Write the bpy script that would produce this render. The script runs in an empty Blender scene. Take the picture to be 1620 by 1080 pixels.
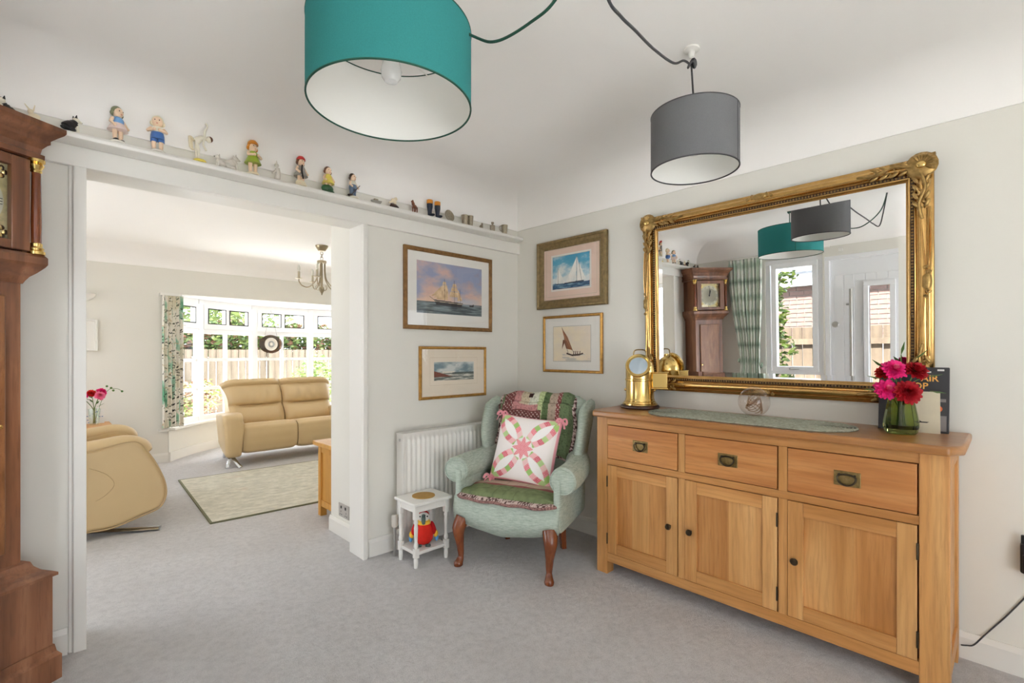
import bpy, bmesh, math, random
import numpy as np
from mathutils import Matrix, Vector
random.seed(7); rng = np.random.default_rng(7)
PI = math.pi
sc = bpy.context.scene
COL = sc.collection

# ------------------------------------------------------------------ camera
CAMX, CAMY, CAMZ = -2.542, -2.559, 1.166
FOCAL_PX, HORIZON = 767.0, 558.0
YAW = math.radians(45.86)                 # forward direction measured from +X
cd = bpy.data.cameras.new('camera'); cam = bpy.data.objects.new('camera', cd); COL.objects.link(cam)
cam.location = (CAMX, CAMY, CAMZ)
cam.rotation_euler = (PI/2, 0, YAW - PI/2)
cd.sensor_fit = 'HORIZONTAL'; cd.sensor_width = 36.0
cd.lens = 36.0*FOCAL_PX/1620.0
cd.shift_y = (HORIZON-540.0)/1620.0
cd.clip_start = 0.02
sc.camera = cam

# ------------------------------------------------------------------ world, exposure
w = bpy.data.worlds.new('world'); sc.world = w; w.use_nodes = True
bg = w.node_tree.nodes['Background']
bg.inputs[0].default_value = (0.91, 0.965, 1.05, 1); bg.inputs[1].default_value = 5.6
sc.view_settings.view_transform = 'Standard'; sc.view_settings.look = 'None'
sc.view_settings.exposure = 0.10; sc.view_settings.gamma = 1.0
sc.view_settings.use_curve_mapping = False
cy = sc.cycles
cy.use_denoising = True
cy.max_bounces = 14; cy.diffuse_bounces = 8; cy.glossy_bounces = 6
cy.transmission_bounces = 10; cy.transparent_max_bounces = 16
cy.caustics_reflective = False; cy.caustics_refractive = False
cy.sample_clamp_indirect = 8.0

sd = bpy.data.lights.new('sun', 'SUN'); sd.energy = 40.0; sd.angle = math.radians(3.0); sd.color = (1.0, 0.97, 0.92)
sun = bpy.data.objects.new('sun', sd); COL.objects.link(sun)     # high hazy sun from +X: it lights the gravel, which bounces it up into the rooms
sun.rotation_euler = (0, math.radians(40), math.radians(2))

def portal(loc, sx, sy, rot):
    d = bpy.data.lights.new('window_portal', 'AREA'); d.shape = 'RECTANGLE'; d.size = sx; d.size_y = sy
    d.cycles.is_portal = True
    o = bpy.data.objects.new('window_portal', d); o.location = loc; o.rotation_euler = rot; COL.objects.link(o)
# portals guide the sky through the windows, added ones included (an area light shines along its local -Z)
portal((0.03, 4.66, 1.06), 3.3, 1.5, (-PI/2, 0, 0))           # bow window, facing -Y
portal((-3.20, -1.0, 1.18), 1.6, 0.5, (0, -PI/2, 0))           # side window by the door, facing +X
portal((-3.20, -1.715, 0.95), 1.5, 0.2, (0, -PI/2, 0))         # door glass, facing +X
portal((-2.15, -4.36, 0.95), 1.5, 1.75, (PI/2, 0, 0))            # added unseen doors behind, facing +Y
portal((-4.36, 2.0, 1.05), 2.1, 2.4, (0, -PI/2, 0))            # added unseen living room window, facing +X

# ------------------------------------------------------------------ colour helpers
def s2l(c):
    c = np.asarray(c, float)/255.0
    return np.where(c <= 0.04045, c/12.92, ((c+0.055)/1.055)**2.4)
def L(r, g=None, b=None):
    if g is None: g = b = r
    a = s2l((r, g, b)); return (float(a[0]), float(a[1]), float(a[2]), 1.0)

MATS = {}
def newmat(name):
    m = bpy.data.materials.new(name); m.use_nodes = True
    nt = m.node_tree; bsdf = nt.nodes['Principled BSDF']
    MATS[name] = m
    return m, nt, bsdf
def node(nt, t, **kw):
    n = nt.nodes.new(t)
    for k, v in kw.items(): setattr(n, k, v)
    return n
def coords(nt, scale=(1, 1, 1), kind='Object', rot=(0, 0, 0)):
    tc = node(nt, 'ShaderNodeTexCoord'); mp = node(nt, 'ShaderNodeMapping')
    mp.inputs['Scale'].default_value = scale; mp.inputs['Rotation'].default_value = rot
    nt.links.new(tc.outputs[kind], mp.inputs['Vector'])
    return mp.outputs['Vector']
def noise(nt, vec, scale, detail=4, rough=0.55, dist=0.0):
    n = node(nt, 'ShaderNodeTexNoise'); n.inputs['Scale'].default_value = scale
    n.inputs['Detail'].default_value = detail; n.inputs['Roughness'].default_value = rough
    n.inputs['Distortion'].default_value = dist
    nt.links.new(vec, n.inputs['Vector']); return n.outputs['Fac']
def ramp(nt, fac, stops):
    r = node(nt, 'ShaderNodeValToRGB'); el = r.color_ramp.elements
    while len(el) < len(stops): el.new(0.5)
    for e, (p, c) in zip(el, stops): e.position = p; e.color = c
    nt.links.new(fac, r.inputs['Fac']); return r.outputs['Color']
def mix(nt, fac, a, b, mode='MIX'):
    n = node(nt, 'ShaderNodeMix', data_type='RGBA', blend_type=mode)
    if isinstance(fac, float): n.inputs['Factor'].default_value = fac
    else: nt.links.new(fac, n.inputs['Factor'])
    for s, v in ((n.inputs[6], a), (n.inputs[7], b)):
        if isinstance(v, tuple): s.default_value = v
        else: nt.links.new(v, s)
    return n.outputs[2]
def bump(nt, bsdf, h, strength, dist=0.01):
    b = node(nt, 'ShaderNodeBump'); b.inputs['Strength'].default_value = strength; b.inputs['Distance'].default_value = dist
    nt.links.new(h, b.inputs['Height']); nt.links.new(b.outputs['Normal'], bsdf.inputs['Normal'])

def plain(name, c, rough=0.5, metal=0.0, bmp=None, vary=0.0, vs=6.0, spec=None, sheen=0.0, coat=0.0):
    m, nt, p = newmat(name)
    p.inputs['Base Color'].default_value = c; p.inputs['Roughness'].default_value = rough; p.inputs['Metallic'].default_value = metal
    if spec is not None: p.inputs['Specular IOR Level'].default_value = spec
    if sheen: p.inputs['Sheen Weight'].default_value = sheen
    if coat: p.inputs['Coat Weight'].default_value = coat; p.inputs['Coat Roughness'].default_value = 0.15
    if vary or bmp:
        v = coords(nt)
    if vary:
        f = noise(nt, v, vs, 5)
        d = tuple(x*(1-vary) for x in c[:3])+(1,); e = tuple(min(1, x*(1+vary)) for x in c[:3])+(1,)
        nt.links.new(ramp(nt, f, [(0.3, d), (0.7, e)]), p.inputs['Base Color'])
    if bmp:
        bump(nt, p, noise(nt, v, bmp[0], 4), bmp[1], 0.005)
    return m
def wood(name, cols, axis='z', scale=9.0, stretch=14.0, rough=0.42, fig=1.0, coat=0.0, seed=0.0):
    m, nt, p = newmat(name)
    s = {'x': (1/stretch, 1, 1), 'y': (1, 1/stretch, 1), 'z': (1, 1, 1/stretch)}[axis]
    v = coords(nt, s)
    f1 = noise(nt, v, scale, 3, 0.5, 1.2*fig)
    f2 = noise(nt, v, scale*11, 6, 0.65)
    s3 = {'x': (0.25, 1, 1), 'y': (1, 0.25, 1), 'z': (1, 1, 0.25)}[axis]
    f3 = noise(nt, coords(nt, s3), scale*0.45, 3, 0.5, 0.8)
    wv = node(nt, 'ShaderNodeTexWave'); wv.wave_type = 'BANDS'; wv.bands_direction = {'x': 'Y', 'y': 'Z', 'z': 'Y'}[axis]
    wv.inputs['Scale'].default_value = scale*1.6; wv.inputs['Distortion'].default_value = 9.0; wv.inputs['Detail'].default_value = 3.0; wv.inputs['Detail Scale'].default_value = 0.7; wv.inputs['Phase Offset'].default_value = seed
    nt.links.new(coords(nt, {'x': (0.22, 1, 1), 'y': (1, 0.22, 1), 'z': (1, 1, 0.22)}[axis]), wv.inputs['Vector'])
    c = ramp(nt, f1, [(0.28, cols[0]), (0.5, cols[1]), (0.72, cols[2])])
    dk = tuple(x*0.62 for x in cols[0][:3])+(1,)
    c = mix(nt, ramp(nt, f2, [(0.5, (0, 0, 0, 1)), (0.78, (0.55, 0.55, 0.55, 1))]), c, dk)
    c = mix(nt, ramp(nt, f3, [(0.42, (0, 0, 0, 1)), (0.68, (0.38, 0.38, 0.38, 1))]), c, tuple(x*0.72 for x in cols[0][:3])+(1,))
    c = mix(nt, ramp(nt, wv.outputs['Fac'], [(0.55, (0, 0, 0, 1)), (0.95, (0.17, 0.17, 0.17, 1))]), c, tuple(x*0.66 for x in cols[0][:3])+(1,))
    nt.links.new(c, p.inputs['Base Color']); p.inputs['Roughness'].default_value = rough
    if coat: p.inputs['Coat Weight'].default_value = coat; p.inputs['Coat Roughness'].default_value = 0.2
    bump(nt, p, f2, 0.12, 0.002)
    return m
def vcol(name, rough=0.7, bmp=None, spec=0.3):
    m, nt, p = newmat(name)
    a = node(nt, 'ShaderNodeAttribute'); a.attribute_name = 'Col'
    nt.links.new(a.outputs['Color'], p.inputs['Base Color']); p.inputs['Roughness'].default_value = rough
    p.inputs['Specular IOR Level'].default_value = spec
    if bmp: bump(nt, p, noise(nt, coords(nt), bmp[0], 3), bmp[1], 0.004)
    return m
def pane_glass(name, tint=(1, 1, 1, 1), refl=0.06):
    m = bpy.data.materials.new(name); m.use_nodes = True; nt = m.node_tree; nt.nodes.clear(); MATS[name] = m
    out = node(nt, 'ShaderNodeOutputMaterial'); mx = node(nt, 'ShaderNodeMixShader')
    t = node(nt, 'ShaderNodeBsdfTransparent'); t.inputs[0].default_value = tint
    g = node(nt, 'ShaderNodeBsdfGlossy'); g.inputs['Roughness'].default_value = 0.02
    mx.inputs[0].default_value = refl
    nt.links.new(t.outputs[0], mx.inputs[1]); nt.links.new(g.outputs[0], mx.inputs[2]); nt.links.new(mx.outputs[0], out.inputs[0])
    return m
def solid_glass(name, tint, rough=0.0, ior=1.45):
    m, nt, p = newmat(name)
    p.inputs['Base Color'].default_value = tint; p.inputs['Transmission Weight'].default_value = 1.0
    p.inputs['Roughness'].default_value = rough; p.inputs['IOR'].default_value = ior
    return m

def thin_glass(name, tint, edge=0.35):
    m = bpy.data.materials.new(name); m.use_nodes = True; nt = m.node_tree; nt.nodes.clear(); MATS[name] = m
    out = node(nt, 'ShaderNodeOutputMaterial'); mx = node(nt, 'ShaderNodeMixShader'); lw = node(nt, 'ShaderNodeLayerWeight'); lw.inputs[0].default_value = 0.5; pw = node(nt, 'ShaderNodeMath', operation='POWER'); pw.inputs[1].default_value = 3.0; nt.links.new(lw.outputs['Facing'], pw.inputs[0]); fr = node(nt, 'ShaderNodeMath', operation='MULTIPLY_ADD'); fr.inputs[1].default_value = 0.45; fr.inputs[2].default_value = 0.05; nt.links.new(pw.outputs[0], fr.inputs[0])
    t = node(nt, 'ShaderNodeBsdfTransparent'); t.inputs[0].default_value = tint
    g = node(nt, 'ShaderNodeBsdfGlossy'); g.inputs['Roughness'].default_value = 0.02
    nt.links.new(fr.outputs[0], mx.inputs[0]); nt.links.new(t.outputs[0], mx.inputs[1]); nt.links.new(g.outputs[0], mx.inputs[2]); nt.links.new(mx.outputs[0], out.inputs[0])
    return m

# ------------------------------------------------------------------ mesh builder
class MB:
    def __init__(s): s.v = []; s.f = []; s.m = []
    def add(s, vs, fs, mi=0):
        b = len(s.v); s.v += [tuple(map(float, p)) for p in vs]
        for f in fs: s.f.append(tuple(b+i for i in f)); s.m.append(mi)
        return s
    def box(s, x0, x1, y0, y1, z0, z1, mi=0):
        if x0 > x1: x0, x1 = x1, x0
        if y0 > y1: y0, y1 = y1, y0
        if z0 > z1: z0, z1 = z1, z0
        v = [(x, y, z) for z in (z0, z1) for y in (y0, y1) for x in (x0, x1)]
        return s.add(v, [(0, 2, 3, 1), (4, 5, 7, 6), (0, 1, 5, 4), (2, 6, 7, 3), (0, 4, 6, 2), (1, 3, 7, 5)], mi)
    def lathe(s, prof, n=24, c=(0, 0, 0), mi=0, axis='z', sq=1.0):
        vs = []; fs = []
        for r, z in prof:
            for i in range(n):
                a = 2*PI*i/n; p = (r*math.cos(a), r*math.sin(a)*sq, z)
                if axis == 'x': p = (p[2], p[0], p[1])
                elif axis == 'y': p = (p[1], p[2], p[0])
                vs.append((p[0]+c[0], p[1]+c[1], p[2]+c[2]))
        k = len(prof)
        for j in range(k-1):
            for i in range(n):
                a, b2 = j*n+i, j*n+(i+1) % n
                fs.append((a, b2, b2+n, a+n))
        if prof[0][0] > 1e-5: fs.append(tuple(reversed(range(n))))
        if prof[-1][0] > 1e-5: fs.append(tuple((k-1)*n+i for i in range(n)))
        return s.add(vs, fs, mi)
    def tube(s, pts, r, n=8, mi=0, closed=False, flat=1.0):
        P = [Vector(p) for p in pts]; k = len(P)
        R = r if isinstance(r, (list, tuple)) else [r]*k
        vs = []; fs = []; up = None
        for i in range(k):
            if closed: t = P[(i+1) % k]-P[i-1]
            else: t = P[min(i+1, k-1)]-P[max(i-1, 0)]
            if t.length < 1e-9: t = Vector((0, 0, 1))
            t.normalize()
            if up is None:
                up = Vector((0, 0, 1)) if abs(t.z) < 0.9 else Vector((1, 0, 0))
            u = (up - t*up.dot(t))
            if u.length < 1e-6: u = t.orthogonal()
            u.normalize(); w2 = t.cross(u); up = u
            for j in range(n):
                a = 2*PI*j/n
                vs.append(P[i]+u*math.cos(a)*R[i]*flat+w2*math.sin(a)*R[i])
        for i in range(k-1 if not closed else k):
            for j in range(n):
                a = i*n+j; b = i*n+(j+1) % n; c = ((i+1) % k)*n+(j+1) % n; d = ((i+1) % k)*n+j
                fs.append((a, b, c, d))
        if not closed:
            fs.append(tuple(reversed(range(n)))); fs.append(tuple((k-1)*n+j for j in range(n)))
        return s.add(vs, fs, mi)
    def ell(s, c, r, nu=14, nv=9, mi=0, rot=None):
        if not isinstance(r, (list, tuple)): r = (r, r, r)
        vs = []; fs = []; M = rot.to_3x3() if rot is not None else None
        for j in range(nv+1):
            t = PI*j/nv
            for i in range(nu):
                a = 2*PI*i/nu
                p = Vector((r[0]*math.sin(t)*math.cos(a), r[1]*math.sin(t)*math.sin(a), -r[2]*math.cos(t)))
                if M is not None: p = M @ p
                vs.append((p[0]+c[0], p[1]+c[1], p[2]+c[2]))
        for j in range(nv):
            for i in range(nu):
                a = j*nu+i; b = j*nu+(i+1) % nu
                fs.append((a, b, b+nu, a+nu))
        return s.add(vs, fs, mi)
    def prism(s, poly, axis, a, b, mi=0):
        n = len(poly)
        def mk(p, t):
            return {'x': (t, p[0], p[1]), 'y': (p[0], t, p[1]), 'z': (p[0], p[1], t)}[axis]
        vs = [mk(p, a) for p in poly]+[mk(p, b) for p in poly]
        fs = [tuple(range(n)), tuple(reversed(range(n, 2*n)))]+[(i, i+n, (i+1) % n+n, (i+1) % n) for i in range(n)]
        return s.add(vs, fs, mi)
    def grid(s, fn, nu, nv, wu=False, wv=False, mi=0, flip=False):
        vs = []; fs = []
        for j in range(nv+(0 if wv else 1)):
            for i in range(nu+(0 if wu else 1)):
                vs.append(fn(i/nu, j/nv))
        W = nu+(0 if wu else 1); H = nv+(0 if wv else 1)
        for j in range(nv):
            for i in range(nu):
                a = j*W+i; b = j*W+(i+1) % W; c = ((j+1) % H)*W+(i+1) % W; d = ((j+1) % H)*W+i
                fs.append((a, d, c, b) if flip else (a, b, c, d))
        return s.add(vs, fs, mi)
    def xf(s, M, start=0):
        for i in range(start, len(s.v)): s.v[i] = tuple(M @ Vector(s.v[i]))
        return s
    def mesh(s, name, mats, smooth=35, weld=False):
        me = bpy.data.meshes.new(name); me.from_pydata(s.v, [], s.f)
        if not isinstance(mats, (list, tuple)): mats = [mats]
        for m in mats: me.materials.append(m)
        if len(mats) > 1: me.polygons.foreach_set('material_index', s.m)
        bm = bmesh.new(); bm.from_mesh(me)
        if weld: bmesh.ops.remove_doubles(bm, verts=bm.verts, dist=1e-5)
        bmesh.ops.recalc_face_normals(bm, faces=bm.faces); bm.to_mesh(me); bm.free()
        if smooth:
            me.polygons.foreach_set('use_smooth', [True]*len(me.polygons))
            me.set_sharp_from_angle(angle=math.radians(smooth))
        me.update(); return me
    def build(s, name, mats, parent=None, smooth=35, bevel=0, seg=2, sub=0, solid=0, loc=None, rot=None, weld=False):
        o = bpy.data.objects.new(name, s.mesh(name, mats, smooth, weld)); COL.objects.link(o)
        if parent is not None: o.parent = parent
        if loc is not None: o.location = loc
        if rot is not None: o.rotation_euler = rot
        if solid:
            md = o.modifiers.new('solid', 'SOLIDIFY'); md.thickness = solid; md.offset = 0
        if bevel:
            md = o.modifiers.new('bevel', 'BEVEL'); md.width = bevel; md.segments = seg; md.limit_method = 'ANGLE'; md.angle_limit = math.radians(40)
        if sub:
            md = o.modifiers.new('sub', 'SUBSURF'); md.levels = sub; md.render_levels = sub
        return o
def box(name, x0, x1, y0, y1, z0, z1, mat, parent=None, bevel=0.0, seg=2):
    return MB().box(x0, x1, y0, y1, z0, z1).build(name, mat, parent, bevel=bevel, seg=seg)
def tag(o, label=None, cat=None, group=None, kind=None):
    if label: o['label'] = label
    if cat: o['category'] = cat
    if group: o['group'] = group
    if kind: o['kind'] = kind
    return o
def thing(name, label, cat, loc=(0, 0, 0), rz=0.0, group=None):
    o = bpy.data.objects.new(name, None); o.empty_display_size = 0.05; COL.objects.link(o)
    o.location = loc; o.rotation_euler = (0, 0, rz)
    return tag(o, label, cat, group)
def struct(o, label=None):
    o['kind'] = 'structure'
    if label: o['label'] = label
    return o
def linked(proto, loc, parent, rot=None, name=None, scale=None):
    o = bpy.data.objects.new(name or proto.name.split('.')[0], proto.data); COL.objects.link(o); o.parent = parent; o.location = loc
    if rot is not None: o.rotation_euler = rot
    if scale is not None: o.scale = scale
    return o
def spline(pts, n=8):
    """Catmull-Rom through pts."""
    P = [Vector(p) for p in pts]; out = []
    for i in range(len(P)-1):
        p0 = P[max(i-1, 0)]; p1 = P[i]; p2 = P[i+1]; p3 = P[min(i+2, len(P)-1)]
        for k in range(n):
            t = k/n
            out.append(0.5*((2*p1)+(-p0+p2)*t+(2*p0-5*p1+4*p2-p3)*t*t+(-p0+3*p1-3*p2+p3)*t**3))
    out.append(P[-1]); return out
def paint(o, rgb):
    """per-vertex flat print colours, sRGB 0-255 array (n,3)"""
    me = o.data; a = me.color_attributes.new('Col', 'FLOAT_COLOR', 'POINT')
    c = np.ones((len(me.vertices), 4)); c[:, :3] = s2l(np.clip(rgb, 0, 255)); a.data.foreach_set('color', c.ravel())
def vnoise(x, y, seed=0):
    x = np.asarray(x, float); y = np.asarray(y, float)
    xi = np.floor(x).astype(int); yi = np.floor(y).astype(int); xf = x-xi; yf = y-yi
    def hsh(a, b):
        n = np.sin(a*127.1+b*311.7+seed*74.7)*43758.5453
        return n-np.floor(n)
    u = xf*xf*(3-2*xf); v = yf*yf*(3-2*yf)
    return (hsh(xi, yi)*(1-u)+hsh(xi+1, yi)*u)*(1-v)+(hsh(xi, yi+1)*(1-u)+hsh(xi+1, yi+1)*u)*v
def fbm(x, y, seed=0, o=4):
    s = 0; a = 0.5; f = 1.0
    for k in range(o): s = s+a*vnoise(x*f, y*f, seed+k); a *= 0.5; f *= 2.1
    return s/(1-0.5**o)

# ------------------------------------------------------------------ materials
def carpet(name, c1, c2):
    m, nt, p = newmat(name); v = coords(nt)
    big = noise(nt, v, 2.6, 4, 0.6); mid = noise(nt, v, 28, 4, 0.7); fine = noise(nt, v, 240, 3, 0.8)
    c = ramp(nt, big, [(0.3, c1), (0.7, c2)])
    dk = tuple(x*0.78 for x in c1[:3])+(1,)
    c = mix(nt, ramp(nt, mid, [(0.42, (0, 0, 0, 1)), (0.72, (0.58, 0.58, 0.58, 1))]), c, dk)
    c = mix(nt, ramp(nt, fine, [(0.45, (0, 0, 0, 1)), (0.7, (0.45, 0.45, 0.45, 1))]), c, tuple(x*0.6 for x in c1[:3])+(1,))
    nt.links.new(c, p.inputs['Base Color']); p.inputs['Roughness'].default_value = 0.95; p.inputs['Specular IOR Level'].default_value = 0.1
    ad = node(nt, 'ShaderNodeMath', operation='MULTIPLY_ADD'); ad.inputs[1].default_value = 1.6
    nt.links.new(mid, ad.inputs[0]); nt.links.new(fine, ad.inputs[2])
    bump(nt, p, ad.outputs[0], 0.75, 0.012)
    return m
def weave(name, c1, c2, c3, sx=(14, 14, 160)):
    m, nt, p = newmat(name)
    f = noise(nt, coords(nt, sx), 1.0, 4, 0.65); g = noise(nt, coords(nt, (sx[2], sx[2], sx[0])), 1.0, 4, 0.6)
    c = ramp(nt, f, [(0.32, c1), (0.52, c2), (0.7, c3)])
    c = mix(nt, ramp(nt, g, [(0.45, (0, 0, 0, 1)), (0.75, (0.4, 0.4, 0.4, 1))]), c, c3)
    nt.links.new(c, p.inputs['Base Color']); p.inputs['Roughness'].default_value = 0.9; p.inputs['Specular IOR Level'].default_value = 0.15
    bump(nt, p, f, 0.25, 0.003)
    return m

M = {}
M['wall'] = plain('wall_paint', L(226, 224, 216), 0.85, bmp=(60, 0.03))
M['ceil'] = plain('ceiling_paint', L(249, 247, 244), 0.9, bmp=(50, 0.03))
M['gloss'] = plain('white_gloss_paint', L(230, 228, 222), 0.35, bmp=(30, 0.02))
M['upvc'] = plain('white_upvc', L(240, 241, 243), 0.3)
M['carpet'] = carpet('grey_carpet', L(216, 213, 212), L(228, 226, 226))
M['teal'] = plain('teal_linen', L(56, 132, 132), 0.9, bmp=(600, 0.15), vary=0.05, vs=300, spec=0.1)
M['teal_dk'] = plain('dark_green_trim', L(28, 78, 62), 0.7)
M['greyshade'] = plain('grey_linen', L(113, 114, 116), 0.9, bmp=(600, 0.15), vary=0.05, vs=300, spec=0.1)
M['grey_dk'] = plain('dark_grey_trim', L(66, 66, 68), 0.7)
M['shade_in'] = plain('white_shade_lining', L(236, 236, 232), 0.8)
M['oakV'] = wood('oak_upright_grain', (L(178, 122, 62), L(203, 147, 86), L(216, 166, 106)), 'z', 9)
M['oakH'] = wood('oak_long_grain', (L(178, 120, 60), L(200, 143, 82), L(213, 161, 100)), 'y', 9)
M['oakVb'] = wood('oak_upright_grain_pale', (L(184, 132, 72), L(210, 158, 98), L(222, 176, 118)), 'z', 8, seed=3.1)
M['oakVc'] = wood('oak_upright_grain_deep', (L(170, 112, 54), L(195, 136, 76), L(209, 154, 94)), 'z', 10, seed=7.7)
M['oakX'] = wood('oak_cross_grain', (L(184, 122, 58), L(205, 145, 78), L(217, 162, 96)), 'x', 7)
M['oakD'] = wood('oak_drawer_grain', (L(178, 112, 56), L(200, 136, 76), L(211, 152, 92)), 'y', 10, fig=1.6)
M['oaktop'] = wood('oak_top_board', (L(150, 98, 50), L(176, 122, 68), L(190, 136, 80)), 'y', 6, rough=0.3, coat=0.2)
M['oakgold'] = wood('golden_oak', (L(196, 138, 58), L(214, 158, 74), L(224, 172, 90)), 'z', 8)
M['clockwood'] = wood('dark_clock_oak', (L(96, 57, 37), L(137, 89, 60), L(162, 111, 79)), 'z', 10, rough=0.35, coat=0.25)
M['clockdoor'] = wood('mid_clock_oak', (L(120, 74, 40), L(152, 100, 60), L(168, 114, 74)), 'z', 14, 4, rough=0.35, coat=0.25)
M['mahog'] = wood('polished_mahogany', (L(96, 46, 22), L(130, 66, 32), L(150, 84, 44)), 'z', 12, 6, rough=0.22, coat=0.4)
M['brass'] = plain('polished_brass', L(228, 196, 124), 0.18, 1.0)
M['bronze'] = plain('dark_bronze', L(74, 64, 50), 0.35, 0.8)
M['socket'] = plain('satin_socket', L(178, 174, 168), 0.45, 0.2)
M['brass_old'] = plain('antique_brass', L(150, 128, 84), 0.38, 1.0, vary=0.25, vs=90)
M['gilt'] = plain('gilt_leaf', L(206, 166, 104), 0.24, 1.0, vary=0.10, vs=30, bmp=(120, 0.05))
M['gilt_dk'] = plain('aged_gilt', L(172, 142, 90), 0.4, 1.0, vary=0.3, vs=60, bmp=(160, 0.2))
M['frame_gilt'] = plain('thin_gilt_frame', L(182, 138, 72), 0.4, 0.7, vary=0.25, vs=40)
M['frame_brn'] = plain('brown_gilt_frame', L(140, 104, 62), 0.45, 0.5, vary=0.25, vs=40)
M['frame_olive'] = plain('olive_gold_frame', L(132, 112, 74), 0.5, 0.4, vary=0.25, vs=50)
M['mat_white'] = plain('white_mount_card', L(232, 230, 224), 0.9)
M['mat_cream'] = plain('cream_mount_card', L(230, 218, 200), 0.9)
M['mat_pink'] = plain('pink_mount_card', L(226, 200, 184), 0.9)
M['mirror'] = plain('silvered_glass', (0.93, 0.94, 0.94, 1), 0.0, 1.0)
M['glass'] = pane_glass('window_glass', refl=0.012)
M['picglass'] = pane_glass('picture_glass', refl=0.035)
M['chrome'] = plain('chrome', L(205, 208, 212), 0.12, 1.0)
M['steel'] = plain('brushed_steel', L(188, 186, 182), 0.35, 0.75)
M['nickel'] = plain('satin_nickel', L(160, 148, 124), 0.3, 1.0)
M['pewter'] = plain('pewter', L(170, 160, 142), 0.3, 1.0, vary=0.2, vs=80)
M['leather'] = plain('cream_leather', L(203, 177, 133), 0.4, bmp=(14, 0.12), vary=0.03, vs=3)
M['leather_dk'] = plain('cream_leather_piping', L(188, 161, 118), 0.5)
M['chairfab'] = weave('sage_woven_fabric', L(146, 160, 146), L(175, 187, 174), L(194, 204, 192), (34, 34, 300))
M['rug'] = None
M['black'] = plain('black_plastic', L(24, 24, 26), 0.4)
M['ink'] = plain('black_ink', L(18, 18, 18), 0.6)
M['vcol'] = vcol('flat_print', 0.75)
M['vcol_cloth'] = vcol('printed_cloth', 0.9, bmp=(260, 0.25), spec=0.1)
M['vcol_cer'] = vcol('painted_china', 0.25, spec=0.5)
M['skin'] = plain('china_flesh', L(236, 206, 176), 0.3)
M['china'] = plain('white_china', L(232, 228, 218), 0.22)
M['clay'] = plain('bisque_white', L(214, 208, 198), 0.5)
for nm, c in dict(blue=(70, 112, 176), ltblue=(116, 164, 214), pinkw=(226, 206, 200), green_hair=(120, 124, 92), cream=(232, 220, 190), yellow=(224, 206, 92), orange=(206, 132, 30), lime=(156, 178, 60), red=(200, 44, 40), green=(38, 92, 52), brown=(98, 58, 34), dkbrown=(58, 36, 26), black=(30, 28, 28), tan=(170, 128, 84), denim=(98, 118, 142), grey=(150, 146, 138), ivory=(232, 226, 208), brickred=(150, 84, 60), chest=(120, 66, 34)).items():
    M['c_'+nm] = plain('glaze_'+nm, L(*c), 0.28)
# ------------------------------------------------------------------ the rooms
XD, YC, CEIL, COVE = -3.02, -4.20, 2.26, 2.08      # wall with the front door, back wall, ceiling, foot of the coving
LX0, LX1, LY1 = -4.2, 2.2, 3.73                    # living room
BCX, BCY, BR = 0.03, 2.62, 1.94                    # bow window circle
def bow(deg, r=BR): a = math.radians(deg); return (BCX+r*math.sin(a), BCY+r*math.cos(a))
ARC0, ARC1 = -55.2, 55.2
arc = [bow(ARC0+(ARC1-ARC0)*i/32) for i in range(33)]

fl = MB()
fl.prism([(XD-0.1, YC-0.1), (0.1, YC-0.1), (0.1, 0.0), (XD-0.1, 0.0)], 'z', -0.1, 0.0)
fl.prism([(-2.43, 0.0), (-1.1, 0.0), (-1.1, 0.13), (-2.43, 0.13)], 'z', -0.1, 0.0)
fl.prism([(LX0-0.1, 0.13), (LX1+0.1, 0.13), (LX1+0.1, LY1)]+[p for p in reversed(arc)]+[(LX0-0.1, LY1)], 'z', -0.1, 0.0)
struct(fl.build('floor', M['carpet'], smooth=0), 'pale grey fitted carpet running through both rooms')
ce = MB(); ce.box(XD-0.1, 0.1, YC-0.1, 0.06, CEIL, CEIL+0.1); ce.box(LX0-0.1, LX1+0.1, 0.06, LY1+0.12, CEIL, CEIL+0.1)
struct(ce.build('ceiling', M['ceil'], smooth=0), 'plain off-white ceiling')

OX0, OX1, OZ = -2.415, -1.244, 1.893                # wide opening to the living room
wa = MB(); wa.box(LX0-0.1, OX0-0.02, 0, 0.13, 0, CEIL); wa.box(OX1+0.02, 0.1, 0, 0.13, 0, CEIL); wa.box(OX0-0.02, OX1+0.02, 0, 0.13, OZ+0.02, CEIL)
struct(wa.build('wall_left', M['wall'], smooth=0), 'off-white wall with the wide opening and the figurine shelf')
struct(box('wall_right', 0, 0.12, YC-0.1, 0.0, 0, CEIL, M['wall']), 'off-white wall behind the sideboard and gilt mirror')
struct(box('wall_pier', -1.165, 2.2, 0.13, 0.58, 0, CEIL, M['wall']), 'white wall end beside the opening in the living room')
wf = MB(); wf.box(LX0-0.1, -1.57, LY1, LY1+0.12, 0, CEIL); wf.box(1.63, LX1+0.1, LY1, LY1+0.12, 0, CEIL); wf.box(-1.57, 1.63, LY1, LY1+0.12, 1.80, CEIL)
struct(wf.build('wall_far', M['wall'], smooth=0), 'off-white far wall of the living room around the bow window')
wl = MB(); wl.box(LX0-0.12, LX0, 0.13, 0.8, 0, CEIL); wl.box(LX0-0.12, LX0, 3.2, LY1, 0, CEIL); wl.box(LX0-0.12, LX0, 0.8, 3.2, 2.06, CEIL)
struct(wl.build('wall_side', M['wall'], smooth=0), 'off-white side wall of the living room')
struct(box('wall_end', LX1, LX1+0.12, 0.13, LY1, 0, CEIL, M['wall']), 'off-white end wall of the living room')
WY0, WY1, WZ0, WZ1 = -1.27, -0.74, 0.36, 2.0         # side window by the door
DY0, DY1, DZ = -2.20, -1.285, 1.97                   # front door
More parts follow.
